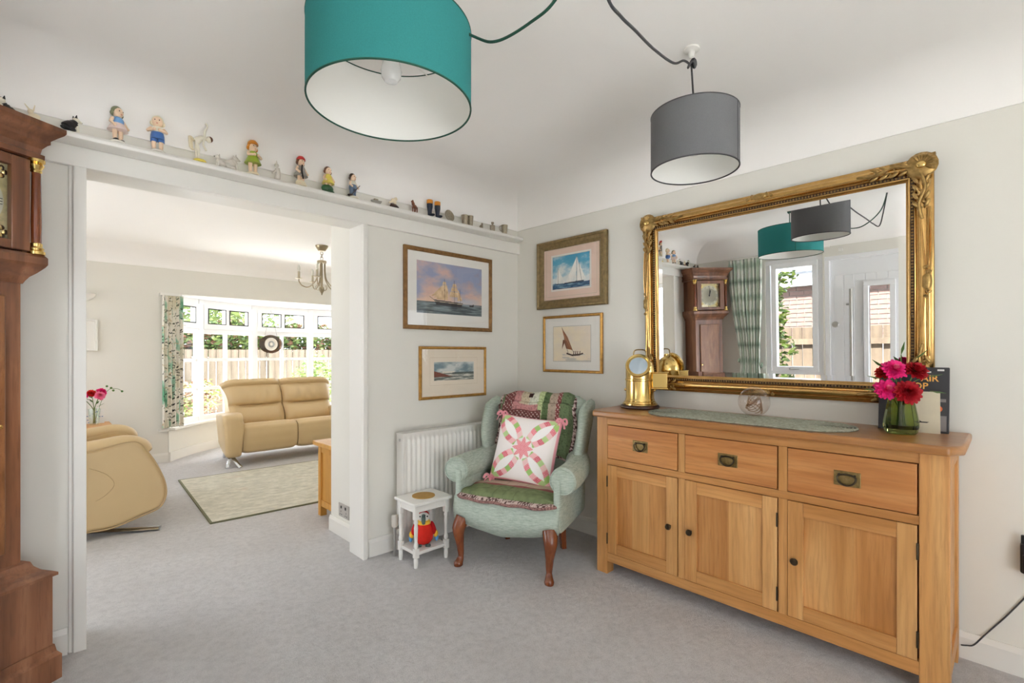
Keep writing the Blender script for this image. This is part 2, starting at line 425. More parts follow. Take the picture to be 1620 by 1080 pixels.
wd = MB(); wd.box(XD-0.14, XD, WY1, 0.0, 0, CEIL); wd.box(XD-0.14, XD, YC-0.1, DY0, 0, CEIL); wd.box(XD-0.14, XD, DY0, WY1, 2.0, CEIL)
wd.box(XD-0.14, XD, WY0, WY1, 0, WZ0); wd.box(XD-0.14, XD, DY1, WY0, 0, 2.0); wd.box(XD-0.14, XD, DY0, DY1, DZ, 2.0)
struct(wd.build('wall_door', M['wall'], smooth=0), 'off-white wall with the front door and side window')
wb = MB(); wb.box(XD, -2.9, YC-0.12, YC, 0, CEIL); wb.box(-1.4, 0, YC-0.12, YC, 0, CEIL); wb.box(-2.9, -1.4, YC-0.12, YC, 1.85, CEIL)
struct(wb.build('wall_back', M['wall'], smooth=0), 'off-white back wall around the added glazed doors')

# coving: a hollow curve from wall to ceiling
def cove(name, a, b, n):
    a = Vector(a); b = Vector(b); n = Vector(n); mb = MB(); K = 12
    prof = [(0.0, COVE-0.012), (0.007, COVE-0.012), (0.007, COVE)]+[(0.007+0.26*(1-math.cos(t)), COVE+(CEIL-COVE)*math.sin(t)) for t in [PI/2*i/K for i in range(1, K+1)]]+[(0.267, CEIL+0.02), (-0.02, CEIL+0.02), (-0.02, COVE-0.012)]
    vs = []
    for e in (a, b):
        for d, z in prof: p = e+n*d; vs.append((p.x, p.y, z))
    k = len(prof)
    mb.add(vs, [tuple(range(k)), tuple(reversed(range(k, 2*k)))]+[(i, i+1, i+1+k, i+k) for i in range(k-1)])
    return struct(mb.build(name, M['ceil'], smooth=30), 'plaster coving')
cove('trim_1', (XD, 0, 0), (0, 0, 0), (0, -1, 0))
cove('trim_2', (0, YC, 0), (0, 0, 0), (-1, 0, 0))
cove('trim_3', (XD, YC, 0), (XD, 0, 0), (1, 0, 0))
cove('trim_4', (XD, YC, 0), (0, YC, 0), (0, 1, 0))
cove('trim_5', (LX0, LY1, 0), (LX1, LY1, 0), (0, -1, 0))
cove('trim_6', (LX0, 0.13, 0), (LX0, LY1, 0), (1, 0, 0))

# skirting, architraves, lining, frieze board, plate shelf
def skirting(name, a, b, n, h=0.10, t=0.016):
    a = Vector(a); b = Vector(b); n = Vector(n)
    prof = [(0, 0), (t, 0), (t, h-0.02), (t*0.45, h), (0, h)]; vs = []
    for e in (a, b):
        for d, z in prof: p = e+n*d; vs.append((p.x, p.y, z))
    mb = MB(); mb.add(vs, [tuple(range(5)), tuple(reversed(range(5, 10)))]+[(i, (i+1) % 5, (i+1) % 5+5, i+5) for i in range(5)])
    return struct(mb.build(name, M['gloss'], smooth=0), 'white gloss skirting board')
skirting('baseboard_left', (-1.205, 0, 0), (0, 0, 0), (0, -1, 0))
skirting('baseboard_corner', (XD, 0, 0), (-2.47, 0, 0), (0, -1, 0))
skirting('baseboard_right', (0, YC, 0), (0, 0, 0), (-1, 0, 0))
skirting('baseboard_door', (XD, -0.70, 0), (XD, 0, 0), (1, 0, 0))
skirting('baseboard_pier', (-1.165, 0.13, 0), (-1.165, 0.58, 0), (-1, 0, 0))
skirting('baseboard_far', (LX0, LY1, 0), (-1.57, LY1, 0), (0, -1, 0))
def arch(name, x0, x1, inner):        # upright architrave: flat face, stepped towards the wall
    poly = [(x0, 0), (x1, 0), (x1, -0.024), (x0+0.014, -0.024), (x0+0.010, -0.012), (x0, -0.010)]
    if inner > 0: poly = [(x0+x1-p[0], p[1]) for p in poly]
    return struct(MB().prism(poly, 'z', 0, OZ).build(name, M['gloss'], smooth=0, bevel=0.002), 'white architrave of the opening')
arch('trim_7', OX0-0.052, OX0, -1); arch('trim_8', OX1, OX1+0.038, 1)
li = MB(); li.box(OX0-0.02, OX0, 0, 0.15, 0, OZ); li.box(OX1, OX1+0.02, 0, 0.15, 0, OZ); li.box(OX0-0.02, OX1+0.02, 0, 0.15, OZ, OZ+0.02)
li.box(OX1+0.02, -1.165, 0.132, 0.15, 0, OZ+0.02); li.box(OX0-0.05, OX0-0.02, 0.132, 0.15, 0, OZ+0.05)
struct(li.build('trim_9', M['gloss'], smooth=0, bevel=0.002), 'white lining boards of the opening')
struct(box('trim_10', XD, 0, -0.022, 0, OZ, 1.972, M['gloss'], bevel=0.003), 'white frieze board above the opening')
sh = MB(); sh.prism([(0, 1.972), (-0.085, 1.972), (-0.10, 1.978), (-0.103, 1.99), (-0.098, 2.0), (0, 2.0)], 'x', XD, -0.045)
tag(sh.build('display_shelf', M['gloss'], bevel=0.002), 'long white display shelf above the opening holding the figurines', 'shelf')

# bow window
bw = MB()
def ringwall(mb, r0, r1, z0, z1, a0=ARC0, a1=ARC1, n=32):
    vs = []
    for i in range(n+1):
        d = a0+(a1-a0)*i/n
        for r in (r0, r1):
            for z in (z0, z1): vs.append((*bow(d, r), z))
    fs = []
    for i in range(n):
        a = i*4; b = a+4
        fs += [(a, b, b+1, a+1), (a+2, a+3, b+3, b+2), (a, a+2, b+2, b), (a+1, b+1, b+3, a+3)]
    fs += [(0, 1, 3, 2), (n*4, n*4+2, n*4+3, n*4+1)]
    mb.add(vs, fs)
ringwall(bw, BR, BR+0.14, 0, 0.335)
struct(bw.build('wall_bow', M['wall']), 'curved white wall under the bow window')
bs = MB(); ringwall(bs, BR-0.016, BR, 0, 0.10); struct(bs.build('baseboard_bow', M['gloss']), 'curved white skirting under the bow window')
sl = MB(); ringwall(sl, BR-0.06, BR+0.16, 0.335, 0.362); struct(sl.build('trim_11', M['gloss'], bevel=0.003), 'curved white window board')
sb2 = MB(); sb2.box(-1.66, -1.57, LY1-0.06, LY1, 0.335, 0.362); struct(sb2.build('trim_12', M['gloss'], bevel=0.003), 'white end of the window board')
so = MB(); so.prism([bow(d, BR+0.16) for d in [ARC0+(ARC1-ARC0)*i/24 for i in range(25)]], 'z', 1.80, 1.86)
struct(so.build('ceiling_bow', M['ceil'], smooth=0), 'white soffit of the bow window')
win = bpy.data.objects.new('window_1', None); COL.objects.link(win); win.location = (BCX, BCY, 0); struct(win, 'white bow window with small panes')
RW = BR+0.05
def wloc(deg, r=RW): a = math.radians(deg); return Vector((r*math.sin(a), r*math.cos(a), 0))
mull = [-60.9, -38.2, -15.5, 7.2, 29.9, 52.6]
def wbar(name, d0, d1, z0, z1, t0=-0.03, t1=0.03, mat=None, parent=None):
    a = wloc(d0); b = wloc(d1); n = wloc((d0+d1)/2, 1)
    mb = MB(); vs = []
    for z in (z0, z1):
        for p, t in ((a, t0), (b, t0), (b, t1), (a, t1)):
            q = p+n*t; vs.append((q.x, q.y, z))
    mb.add(vs, [(0, 3, 2, 1), (4, 5, 6, 7), (0, 1, 5, 4), (1, 2, 6, 5), (2, 3, 7, 6), (3, 0, 4, 7)])
    return mb.build(name, mat or M['upvc'], parent or win, smooth=0)
for d in mull:
    if d > -55: wbar('mullion', d-1.05, d+1.05, 0.362, 1.80, -0.04, 0.04)
wbar('mullion', -55.2, -53.9, 0.362, 1.80, -0.04, 0.04)
for i in range(5):
    d0 = max(mull[i], -54.2)+1.0; d1 = mull[i+1]-1.0; dm = (mull[i]+mull[i+1])/2
    # straight members between two mullions
    wbar('head_rail', d0, d1, 1.745, 1.80); wbar('transom', d0, d1, 1.398, 1.45, -0.035, 0.035); wbar('bottom_rail', d0, d1, 0.362, 0.42)
    for z in (1.081, 0.735): wbar('glazing_bar', d0, d1, z-0.019, z+0.019, -0.015, 0.015)
    wbar('glazing_bar', dm-0.62, dm+0.62, 0.42, 1.398, -0.015, 0.015)
    zs = [0.42, 0.716, 0.754, 1.062, 1.10, 1.398]
    for h0, h1 in ((d0, dm-0.62), (dm+0.62, d1)):
        if h1-h0 < 2: continue
        for k in range(3): wbar('pane', h0, h1, zs[2*k], zs[2*k+1], -0.003, 0.003, M['glass'])
    # opening top light with two panes, black gasket and a stay handle
    s0, s1 = d0+0.15, d1-0.15
    for q0, q1, z0, z1 in ((s0, s1, 1.452, 1.514), (s0, s1, 1.704, 1.745), (s0, s0+1.7, 1.514, 1.704), (s1-1.7, s1, 1.514, 1.704), (dm-0.75, dm+0.75, 1.514, 1.704)):
        sash = wbar('top_light_sash', q0, q1, z0, z1, -0.045, 0.02)
    for h0, h1 in ((s0+1.7, dm-0.75), (dm+0.75, s1-1.7)):
        if h1-h0 < 2: continue
        pn = wbar('pane', h0, h1, 1.514, 1.704, -0.003, 0.003, M['glass'])
        g = MB(); a = wloc(h0); b = wloc(h1); n = wloc((h0+h1)/2, 1)
        def q(p, z, off=-0.048): r = p+n*off; return (r.x, r.y, z)
        e = (b-a).normalized()*0.013
        g.add([q(a, 1.514), q(b, 1.514), q(b, 1.704), q(a, 1.704), q(a+e, 1.526), q(b-e, 1.526), q(b-e, 1.692), q(a+e, 1.692)], [(0, 1, 5, 4), (1, 2, 6, 5), (2, 3, 7, 6), (3, 0, 4, 7)])
        g.build('gasket', M['ink'], pn, smooth=0)
    wbar('stay_handle', dm-2.6, dm+2.6, 1.468, 1.482, -0.068, -0.052, M['steel'])
# left edge filler so that the first panel meets the wall
struct(box('trim_13', -1.60, -1.555, LY1, LY1+0.14, 0.362, 1.80, M['upvc']), 'white end post of the bow window')

# hanging oval roundel in the bow window
rd = thing('hanging_roundel', 'oval brown glass roundel with pale rings hanging in the bow window', 'ornament', (*bow(-9.6, BR-0.03), 1.285), math.radians(9.6))
mb = MB(); mb.lathe([(0.001, -0.004), (0.12, -0.004), (0.125, 0), (0.12, 0.004), (0.001, 0.004)], 40, axis='y')
mb.xf(Matrix.Diagonal((1.3, 1, 1.0, 1))); M['amber'] = pane_glass('amber_glass', L(150, 118, 84), 0.12); mb.build('disc', M['amber'], rd)
for r0, r1, mt in ((0.062, 0.088, 'clay'), (0.03, 0.045, 'chrome'), (0.0, 0.02, 'china')):
    q = MB(); q.lathe([(r0, -0.012), (r0+0.003, -0.016), (r1-0.003, -0.016), (r1, -0.012), (r1, -0.003), (r0, -0.003)] if r0 else [(0.001, -0.016), (r1, -0.012), (r1, -0.003), (0.001, -0.003)], 36, axis='y'); q.build('ring', M[mt], rd)
MB().tube([(-0.09, 0, 0.09), (0, -0.004, 0.46), (0.09, 0, 0.09)], 0.0012, 5).build('cord', M['ink'], rd)

# side window in the door wall
w2 = bpy.data.objects.new('window_2', None); COL.objects.link(w2); w2.location = (XD-0.05, 0, 0); struct(w2, 'white casement window beside the front door')
def wframe(parent, name, y0, y1, z0, z1, wd_, t0, t1, mat):
    mb = MB(); mb.box(t0, t1, y0, y1, z0, z0+wd_); mb.box(t0, t1, y0, y1, z1-wd_, z1); mb.box(t0, t1, y0, y0+wd_, z0+wd_, z1-wd_); mb.box(t0, t1, y1-wd_, y1, z0+wd_, z1-wd_)
    return mb.build(name, mat, parent, smooth=0, bevel=0.003)
wframe(w2, 'window_frame', WY0, WY1, WZ0, WZ1, 0.045, -0.04, 0.03, M['upvc'])
box('transom', -0.04, 0.03, WY0+0.045, WY1-0.045, 0.80, 0.845, M['upvc'], w2)
ss = wframe(w2, 'sash', -1.225, -0.80, 0.845, 1.955, 0.048, -0.02, 0.05, M['upvc'])
box('pane', -0.003, 0.003, -1.177, -0.848, 0.893, 1.907, M['glass'], w2); box('pane', -0.003, 0.003, -1.225, -0.785, 0.405, 0.80, M['glass'], w2)
hd = MB(); hd.tube([(0.05, -0.97, 0.868), (0.065, -0.98, 0.868), (0.07, -1.06, 0.872)], [0.012, 0.01, 0.006], 8); hd.build('handle', M['steel'], ss)
# front door: white boarded leaf with a slim glazed panel
dr = bpy.data.objects.new('door_1', None); COL.objects.link(dr); dr.location = (XD-0.06, 0, 0); struct(dr, 'white boarded front door with a long bar handle and slim glass panel')
wframe(dr, 'door_frame', DY0, DY1, 0, DZ, 0.04, -0.05, 0.06, M['upvc'])
GY0, GY1, GZ0, GZ1 = -1.79, -1.632, 0.28, 1.66
lf = MB(); lf.box(-0.025, 0.02, GY1, DY1-0.04, 0.04, DZ-0.04); lf.box(-0.025, 0.02, DY0+0.04, GY0, 0.04, DZ-0.04)
lf.box(-0.025, 0.02, GY0, GY1, 0.04, GZ0); lf.box(-0.025, 0.02, GY0, GY1, GZ1, DZ-0.04)
leaf = lf.build('door_leaf', M['upvc'], dr, smooth=0)
wframe(dr, 'glazing_frame', GY0-0.04, GY1+0.04, GZ0-0.04, GZ1+0.04, 0.04, -0.03, 0.045, M['upvc'])
box('pane', -0.003, 0.003, GY0, GY1, GZ0, GZ1, M['glass'], dr)
yy = -1.40
for k in range(6):
    y0 = -1.352-0.085*k
    y1 = y0-0.081
    if y1 < -2.15: break
    top = 1.78 if k != 9 else 1.7
    segs = [(0.16, top)]
    if y0 > GY0-0.05 and y1 < GY1+0.05: segs = [(1.715, top), (0.10, 0.22)]
    for z0, z1 in segs: box('plank', 0.02, 0.027, y1, y0, z0, z1, M['upvc'], leaf, bevel=0.003)
for k in range(3): box('plank', 0.02, 0.027, -1.944-0.085*k, -1.863-0.085*k, 0.16, 1.78, M['upvc'], leaf, bevel=0.003)
h = MB(); h.tube([(0.085, -1.503, 0.42), (0.085, -1.503, 1.64)], 0.015, 12)
hh = h.build('bar_handle', M['steel'], dr)
for z in (0.55, 1.50): MB().tube([(0.02, -1.46, z), (0.06, -1.47, z), (0.085, -1.503, z)], 0.011, 8).build('bracket', M['steel'], hh)
MB().lathe([(0.03, 0.02), (0.03, 0.03), (0.024, 0.036), (0.001, 0.038)], 24, c=(0, -1.365, 1.31), axis='x').build('lock', M['steel'], dr)
al = tag(box('sensor', XD+0.001, XD+0.022, -1.44, -1.405, 2.005, 2.04, M['gloss'], bevel=0.004), 'small white alarm sensor on the wall above the front door', 'sensor')
# unseen glazed doors behind the camera, added and sized to light the room
gd = bpy.data.objects.new('added_glazed_doors', None); COL.objects.link(gd); gd.location = (0, YC-0.06, 0); struct(gd, 'white glazed doors added out of view in the back wall for light')
for x0, x1 in ((-2.9, -2.15), (-2.15, -1.4)):
    mb = MB(); mb.box(x0, x1, -0.03, 0.03, 0, 0.07); mb.box(x0, x1, -0.03, 0.03, 1.78, 1.85); mb.box(x0, x0+0.06, -0.03, 0.03, 0.07, 1.78); mb.box(x1-0.06, x1, -0.03, 0.03, 0.07, 1.78)
    mb.build('sash', M['upvc'], gd, smooth=0); box('pane', x0+0.06, x1-0.06, -0.003, 0.003, 0.07, 1.78, M['glass'], gd)
w4 = bpy.data.objects.new('added_side_window', None); COL.objects.link(w4); w4.location = (LX0-0.06, 0, 0); struct(w4, 'white window added out of view in the living room side wall for light')  # unseen window added to brighten the rooms
def glazed(parent, y0, y1):
    wframe(parent, 'window_frame', y0, y1, 0.0, 2.06, 0.06, -0.03, 0.03, M['upvc']); ym = (y0+y1)/2; box('mullion', -0.03, 0.03, ym-0.03, ym+0.03, 0.06, 2.0, M['upvc'], parent)
    for a, b in ((y0+0.06, ym-0.03), (ym+0.03, y1-0.06)): box('pane', -0.003, 0.003, a, b, 0.06, 2.0, M['glass'], parent)
glazed(w4, 0.8, 3.2)

# ------------------------------------------------------------------ outside
M['bounce_gravel'] = plain('light_bouncing_gravel', L(212, 212, 211), 0.95, vary=0.1, vs=5)  # ground made pale to bounce light up onto the ceilings
struct(box('ground', -14, 14, -14, 16, -0.4, -0.12, M['bounce_gravel']), 'gravel around the house, made pale to bounce light indoors')
M['fence'] = wood('weathered_fence', (L(98, 88, 74), L(120, 108, 92), L(136, 124, 106)), 'z', 6, 10, rough=0.9)
M['fence_sun_offset'] = wood('fence_darkened_for_sun', (L(66, 56, 44), L(82, 70, 56), L(96, 83, 67)), 'z', 6, 10, rough=0.9)  # darker copy of the fence wood, offsetting the strong sun on this side
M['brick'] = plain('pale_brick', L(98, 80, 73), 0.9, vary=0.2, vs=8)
M['mortar'] = plain('mortar', L(116, 112, 107), 0.95)
def fence(label, p0, p1, z0, z1, mat=None):
    mat = mat or M['fence']
    p0 = Vector(p0); p1 = Vector(p1); d = (p1-p0); ln = d.length; a = math.atan2(d.y, d.x)
    t = thing('garden_fence', label, 'fence', (p0.x, p0.y, z0), a)
    n = int(ln/0.135); H = z1-z0
    proto = None
    for i in range(n):
        x = (i+0.5)*ln/n
        if proto is None: proto = box('plank', -0.062, 0.062, -0.011, 0.011, 0, H, mat, t, bevel=0.003); proto.location = (x, 0, 0)
        else: linked(proto, (x, 0.010*(i % 2), random.uniform(-0.008, 0.0)), t)
    for z in (0.3, H-0.25): box('rail', 0, ln, 0.025, 0.07, z, z+0.08, mat, t)
    k = int(ln/1.8)
    for i in range(k+1):
        x = min(ln*i/k, ln-0.05)
        box('post', x-0.05, x+0.05, -0.11, -0.014, 0, H+0.05, mat, t)
    return t
fence('tall pale boarded fence beyond the bow window', (-4.5, 8.6, 0), (6.5, 8.6, 0), -0.12, 1.24)
fence('pale boarded fence outside the front door', (-5.5, 1.6, 0), (-5.5, -3.4, 0), -0.12, 1.30, M['fence_sun_offset'])

def foliage(name, mats, pts, size, parent, seed=1, kind='stuff'):
    """leaf cards with real folded blades, joined (too many to count)"""
    r = random.Random(seed); mb = MB()
    for p in pts:
        s = size*r.uniform(0.6, 1.3); R = Matrix.Rotation(r.uniform(0, 2*PI), 4, 'Z') @ Matrix.Rotation(r.uniform(-1.2, 1.2), 4, 'X') @ Matrix.Rotation(r.uniform(-0.8, 0.8), 4, 'Y')
        v = [R @ Vector(q)*s+Vector(p) for q in ((-0.5, 0, 0), (-0.12, 0.26, 0.1), (0.5, 0, -0.06), (-0.12, -0.26, 0.1), (-0.02, 0, -0.02))]
        k = r.randrange(len(mats)); mb.add(v, [(0, 4, 1), (1, 4, 2), (0, 3, 4), (3, 2, 4)], k)
    o = mb.build(name, mats, parent, smooth=0)
    if kind: o['kind'] = kind
    return o
M['leafA'] = plain('leaf_mid_green', L(92, 114, 58), 0.6); M['leafB'] = plain('leaf_dark_green', L(66, 86, 44), 0.6); M['leafC'] = plain('leaf_light_green', L(122, 138, 74), 0.6); M['leafD'] = plain('leaf_russet', L(116, 82, 62), 0.6)
def hedge(label, x0, x1, y0, y1, z0, z1, n, seed, mats):
    t = thing('garden_hedge', label, 'hedge', ((x0+x1)/2, (y0+y1)/2, -0.12))
    r = random.Random(seed); cx, cyy = (x0+x1)/2, (y0+y1)/2
    pts = []
    for _ in range(n):
        x = r.uniform(x0, x1); zz = r.uniform(z0, z1); y = y0+(y1-y0)*r.random()**2.2
        b = 0.08*math.sin(x*5)+0.06*math.sin(x*13+zz*7)
        pts.append((x-cx, y-cyy+b, zz+0.12+(0.08*math.sin(x*4) if zz > z1-0.2 else 0)))
    foliage('foliage', mats, pts, 0.14, t, seed)
    tr = MB()
    for i in range(9):
        x = x0+(x1-x0)*(i+0.5)/9-cx; tr.tube([(x, 0, 0), (x+0.03, 0, (z1+z0)/2+0.12)], [0.035, 0.02], 6)
    tr.build('stems', M['fence'], t)
hedge('clipped green hedge showing above the boarded fence', -5.0, 6.5, 8.9, 9.6, 1.0, 1.8, 17000, 3, [M['leafA'], M['leafB'], M['leafC'], M['leafD']])
def tree(label, x, y, h, rad, n, seed, mats):
    t = thing('garden_tree', label, 'tree', (x, y, -0.12)); r = random.Random(seed)
    MB().tube([(0, 0, 0), (0.05, 0.02, h*0.4), (0.02, 0, h*0.8)], [0.13, 0.09, 0.03], 8).build('trunk', M['fence'], t)
    pts = []
    for _ in range(n):
        a = r.uniform(0, 2*PI); c = r.uniform(-1, 1); q = rad*r.random()**0.4; s = math.sqrt(1-c*c)
        pts.append((q*s*math.cos(a), q*s*math.sin(a), h*0.72+q*c*0.8))
    foliage('crown', mats, pts, 0.2, t, seed)
tree('leafy green tree seen through the middle top lights of the bow window', 1.2, 12.5, 3.3, 1.7, 2600, 5, [M['leafA'], M['leafC']])
tree('blue green tree beyond the fence seen through a side top light', -3.6, 13.0, 3.2, 1.0, 1500, 6, [M['leafB'], M['leafA']])
def shrub(label, x, y, h, rad, n, seed, mats, group=None):
    t = thing('garden_shrub', label, 'shrub', (x, y, -0.12), 0, group); r = random.Random(seed)
    MB().tube([(0, 0, 0), (0.02, 0, h*0.6)], [0.03, 0.015], 6).build('stem', M['fence'], t)
    pts = []
    for _ in range(n):
        a = r.uniform(0, 2*PI); c = r.uniform(-1, 1); q = rad*r.random()**0.4; s = math.sqrt(1-c*c)
        pts.append((q*s*math.cos(a), q*s*math.sin(a), max(0.05, h*0.55+q*c*h*0.5/rad)))
    foliage('foliage', mats, pts, 0.11, t, seed)
shrub('bright green shrub close to the right side of the bow window', 1.15, 6.4, 1.2, 0.5, 900, 11, [M['leafA'], M['leafC']])
shrub('low mixed shrub growing at the foot of the boarded fence', -0.5, 8.0, 0.8, 0.45, 600, 12, [M['leafC'], M['leafD']])
shrub('grey green shrub outside the bow window beside the curtain', -2.6, 7.6, 1.0, 0.5, 700, 13, [M['leafB'], M['leafC']])

# neighbour's brick wall with white fascia, seen in the mirror through the door wall
nb = thing('brick_building', 'neighbouring brick building with a white fascia beyond the front fence', 'building', (-6.8, -0.9, -0.12))
box('wall', -0.4, -0.012, -2.6, 2.6, 0, 2.15, M['mortar'], nb)
bp = None; cnt = 0
for row in range(12):
    z = 1.22+row*0.075
    for k in range(-11, 12):
        y = k*0.225+(0.1125 if row % 2 else 0)
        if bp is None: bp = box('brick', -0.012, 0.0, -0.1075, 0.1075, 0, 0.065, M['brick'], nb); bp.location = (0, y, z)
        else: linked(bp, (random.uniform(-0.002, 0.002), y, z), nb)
        cnt += 1
box('fascia', -0.1, 0.16, -2.7, 2.7, 2.12, 2.38, M['upvc'], nb); 
M['gutter'] = plain('grey_gutter', L(120, 126, 134), 0.5); MB().tube([(0.2, -2.7, 2.36), (0.2, 2.7, 2.36)], 0.05, 10).build('gutter', M['gutter'], nb)
# climbing plant on a timber post just outside the side window
cp = thing('climbing_plant', 'bright green climbing plant on a timber post outside the side window', 'plant', (-3.55, -0.62, -0.12))
M['post'] = plain('old_timber', L(116, 98, 84), 0.9, vary=0.2, vs=10)
box('post', -0.05, 0.05, -0.05, 0.05, 0, 2.6, M['post'], cp)
r = random.Random(4); pts = []
for _ in range(620):
    z = r.uniform(0.3, 2.05); wv = 0.10+0.05*math.sin(z*7)+0.05*math.sin(z*17)
    pts.append((r.uniform(0.0, 0.16), -0.10+r.uniform(-wv, wv)*1.1, z))
M['ivyA'] = plain('climber_leaf', L(98, 122, 40), 0.5); M['ivyB'] = plain('climber_leaf_pale', L(130, 150, 62), 0.5); M['ivyC'] = plain('climber_leaf_deep', L(64, 88, 32), 0.5)
foliage('foliage', [M['ivyA'], M['ivyB'], M['ivyC']], pts, 0.085, cp, 4)
MB().tube(spline([(0.06, -0.03, 0), (0.07, -0.08, 0.7), (0.06, -0.04, 1.4), (0.08, -0.14, 2.0)]), 0.008, 6).build('stem', M['post'], cp)
# ------------------------------------------------------------------ oak sideboard (world-aligned: front faces -X)
sb = thing('oak_sideboard', 'light oak sideboard with three drawers over three panelled doors', 'sideboard', (0, -1.715, 0))
Y = lambda y: y+1.715
FX = -0.40
for y0, y1 in ((-1.073, -1.007), (-2.419, -2.339)):
    for x0, x1 in ((FX, FX+0.06), (-0.075, -0.02)):
        box('leg', x0, x1, Y(y0), Y(y1), 0, 0.83, M['oakV'], sb, bevel=0.003)
for yc in (-1.022, -2.404):
    e = 1 if yc > -1.5 else -1
    box('side_panel', FX+0.06, -0.075, Y(yc)-0.006, Y(yc)+0.006, 0.10, 0.80, M['oakV'], sb)
    for z0, z1 in ((0.07, 0.135), (0.765, 0.83)): box('side_rail', FX+0.055, -0.07, Y(yc)-0.014, Y(yc)+0.014, z0, z1, M['oakX'], sb, bevel=0.002)
box('back_panel', -0.05, -0.035, Y(-2.39), Y(-1.03), 0.08, 0.82, M['oakV'], sb)
box('base_panel', FX+0.02, -0.04, Y(-2.38), Y(-1.03), 0.085, 0.10, M['oakH'], sb)
for z0, z1 in ((0.067, 0.114), (0.579, 0.610), (0.789, 0.83)):
    box('front_rail', FX+0.002, FX+0.03, Y(-2.345), Y(-1.068), z0, z1, M['oakH'], sb, bevel=0.002)
for yc in (-1.486, -1.917):
    for z0, z1 in ((0.114, 0.579), (0.610, 0.789)): box('front_stile', FX+0.002, FX+0.03, Y(yc)-0.0165, Y(yc)+0.0165, z0, z1, M['oakV'], sb, bevel=0.001)
# top with clipped front corners and rounded edge
tp = MB(); x0, x1, y0, y1 = -0.445, -0.012, Y(-2.455), Y(-0.975)
tp.prism([(x1, y0), (x1, y1), (x0+0.06, y1), (x0, y1-0.035), (x0, y0+0.035), (x0+0.06, y0)], 'z', 0.83, 0.862)
tp.build('worktop', M['oaktop'], sb, bevel=0.009, seg=3)
for a, b in ((y0+0.005, y0+0.075), (y1-0.075, y1-0.005)):   # breadboard ends
    pass
bays = [(-1.468, -1.073), (-1.898, -1.501), (-2.3375, -1.932)]
M['shadow_gap'] = plain('painted_gap_shade', L(52, 32, 18), 0.9)
box('gap_shade_sheet', FX+0.04, FX+0.045, Y(-2.34), Y(-1.07), 0.10, 0.80, M['shadow_gap'], sb)  # dark sheet behind drawers and doors paints shade into their gaps
for i, (a, b) in enumerate(bays):
    yc = Y((a+b)/2)
    d = box('drawer', FX-0.001, FX+0.035, Y(a)+0.003, Y(b)-0.003, 0.6135, 0.786, M['oakD'], sb, bevel=0.002)
    pl_ = box('handle_plate', FX-0.004, FX-0.001, yc-0.042, yc+0.042, 0.672, 0.727, M['brass_old'], d, bevel=0.0015)
    ring = MB(); pts = [(FX-0.012-0.004*math.sin(t), yc+0.029*math.cos(t), 0.704-0.027*math.sin(t)*(1.0 if math.sin(t) > 0 else 0.45)) for t in [2*PI*k/28 for k in range(28)]]
    ring.tube(pts, 0.0034, 8, closed=True)
    for s in (-1, 1): ring.tube([(FX-0.003, yc+s*0.024, 0.714), (FX-0.013, yc+s*0.024, 0.714)], 0.0045, 8)
    ring.build('drop_ring', M['bronze'], d)
    sc4 = MB()
    for sy in (-1, 1):
        for sz in (0.677, 0.722): sc4.ell((FX-0.0045, yc+sy*0.037, sz), (0.001, 0.0025, 0.0025), 8, 5)
    sc4.build('screws', M['brass_old'], d)
    # door
    ya, yb = Y(a)+0.003, Y(b)-0.003; sw = 0.055; z0, z1 = 0.1165, 0.5765
    dd = box('door', FX+0.018, FX+0.021, ya+0.004, yb-0.004, z0+0.004, z1-0.004, M['oakV'], sb)
    for q0, q1 in ((ya, ya+sw), (yb-sw, yb)): box('door_stile', FX-0.001, FX+0.02, q0, q1, z0, z1, M['oakVb' if q0 == ya else 'oakV'], dd, bevel=0.0015)
    for q0, q1 in ((z0, z0+sw), (z1-sw, z1)): box('door_rail', FX-0.0005, FX+0.0195, ya+sw, yb-sw, q0, q1, M['oakH'], dd, bevel=0.0015)
    pm = MB(); P0, P1, Q0, Q1 = ya+sw-0.004, yb-sw+0.004, z0+sw-0.004, z1-sw+0.004
    n = 3 if i < 2 else 2
    cuts = [P0+(P1-P0)*t for t in ([0, 0.36, 0.68, 1] if i == 0 else [0, 0.5, 1] if i == 1 else [0, 0.42, 1])]
    for k in range(len(cuts)-1):
        pb = MB().box(FX+0.010, FX+0.018, cuts[k], cuts[k+1], Q0, Q1).build('door_panel', M[('oakV', 'oakVb', 'oakVc')[(k+i) % 3]], dd)
    kn = -1 if i == 0 else 1        # the first door has its knob on the right
    ky = (ya+0.036) if i == 0 else (yb-0.028)
    MB().lathe([(0.006, 0.001), (0.006, -0.012), (0.013, -0.016), (0.0145, -0.022), (0.011, -0.029), (0.001, -0.031)], 18, c=(FX, ky, 0.345), axis='x').build('knob', M['bronze'], dd)
    hy = (yb+0.0015) if i == 0 else (ya-0.0015)
    for hz_ in (0.19, 0.49): MB().lathe([(0.0035, -0.028), (0.0035, 0.028)], 8, c=(FX-0.003, hy, hz_)).build('hinge', M['bronze'], dd)

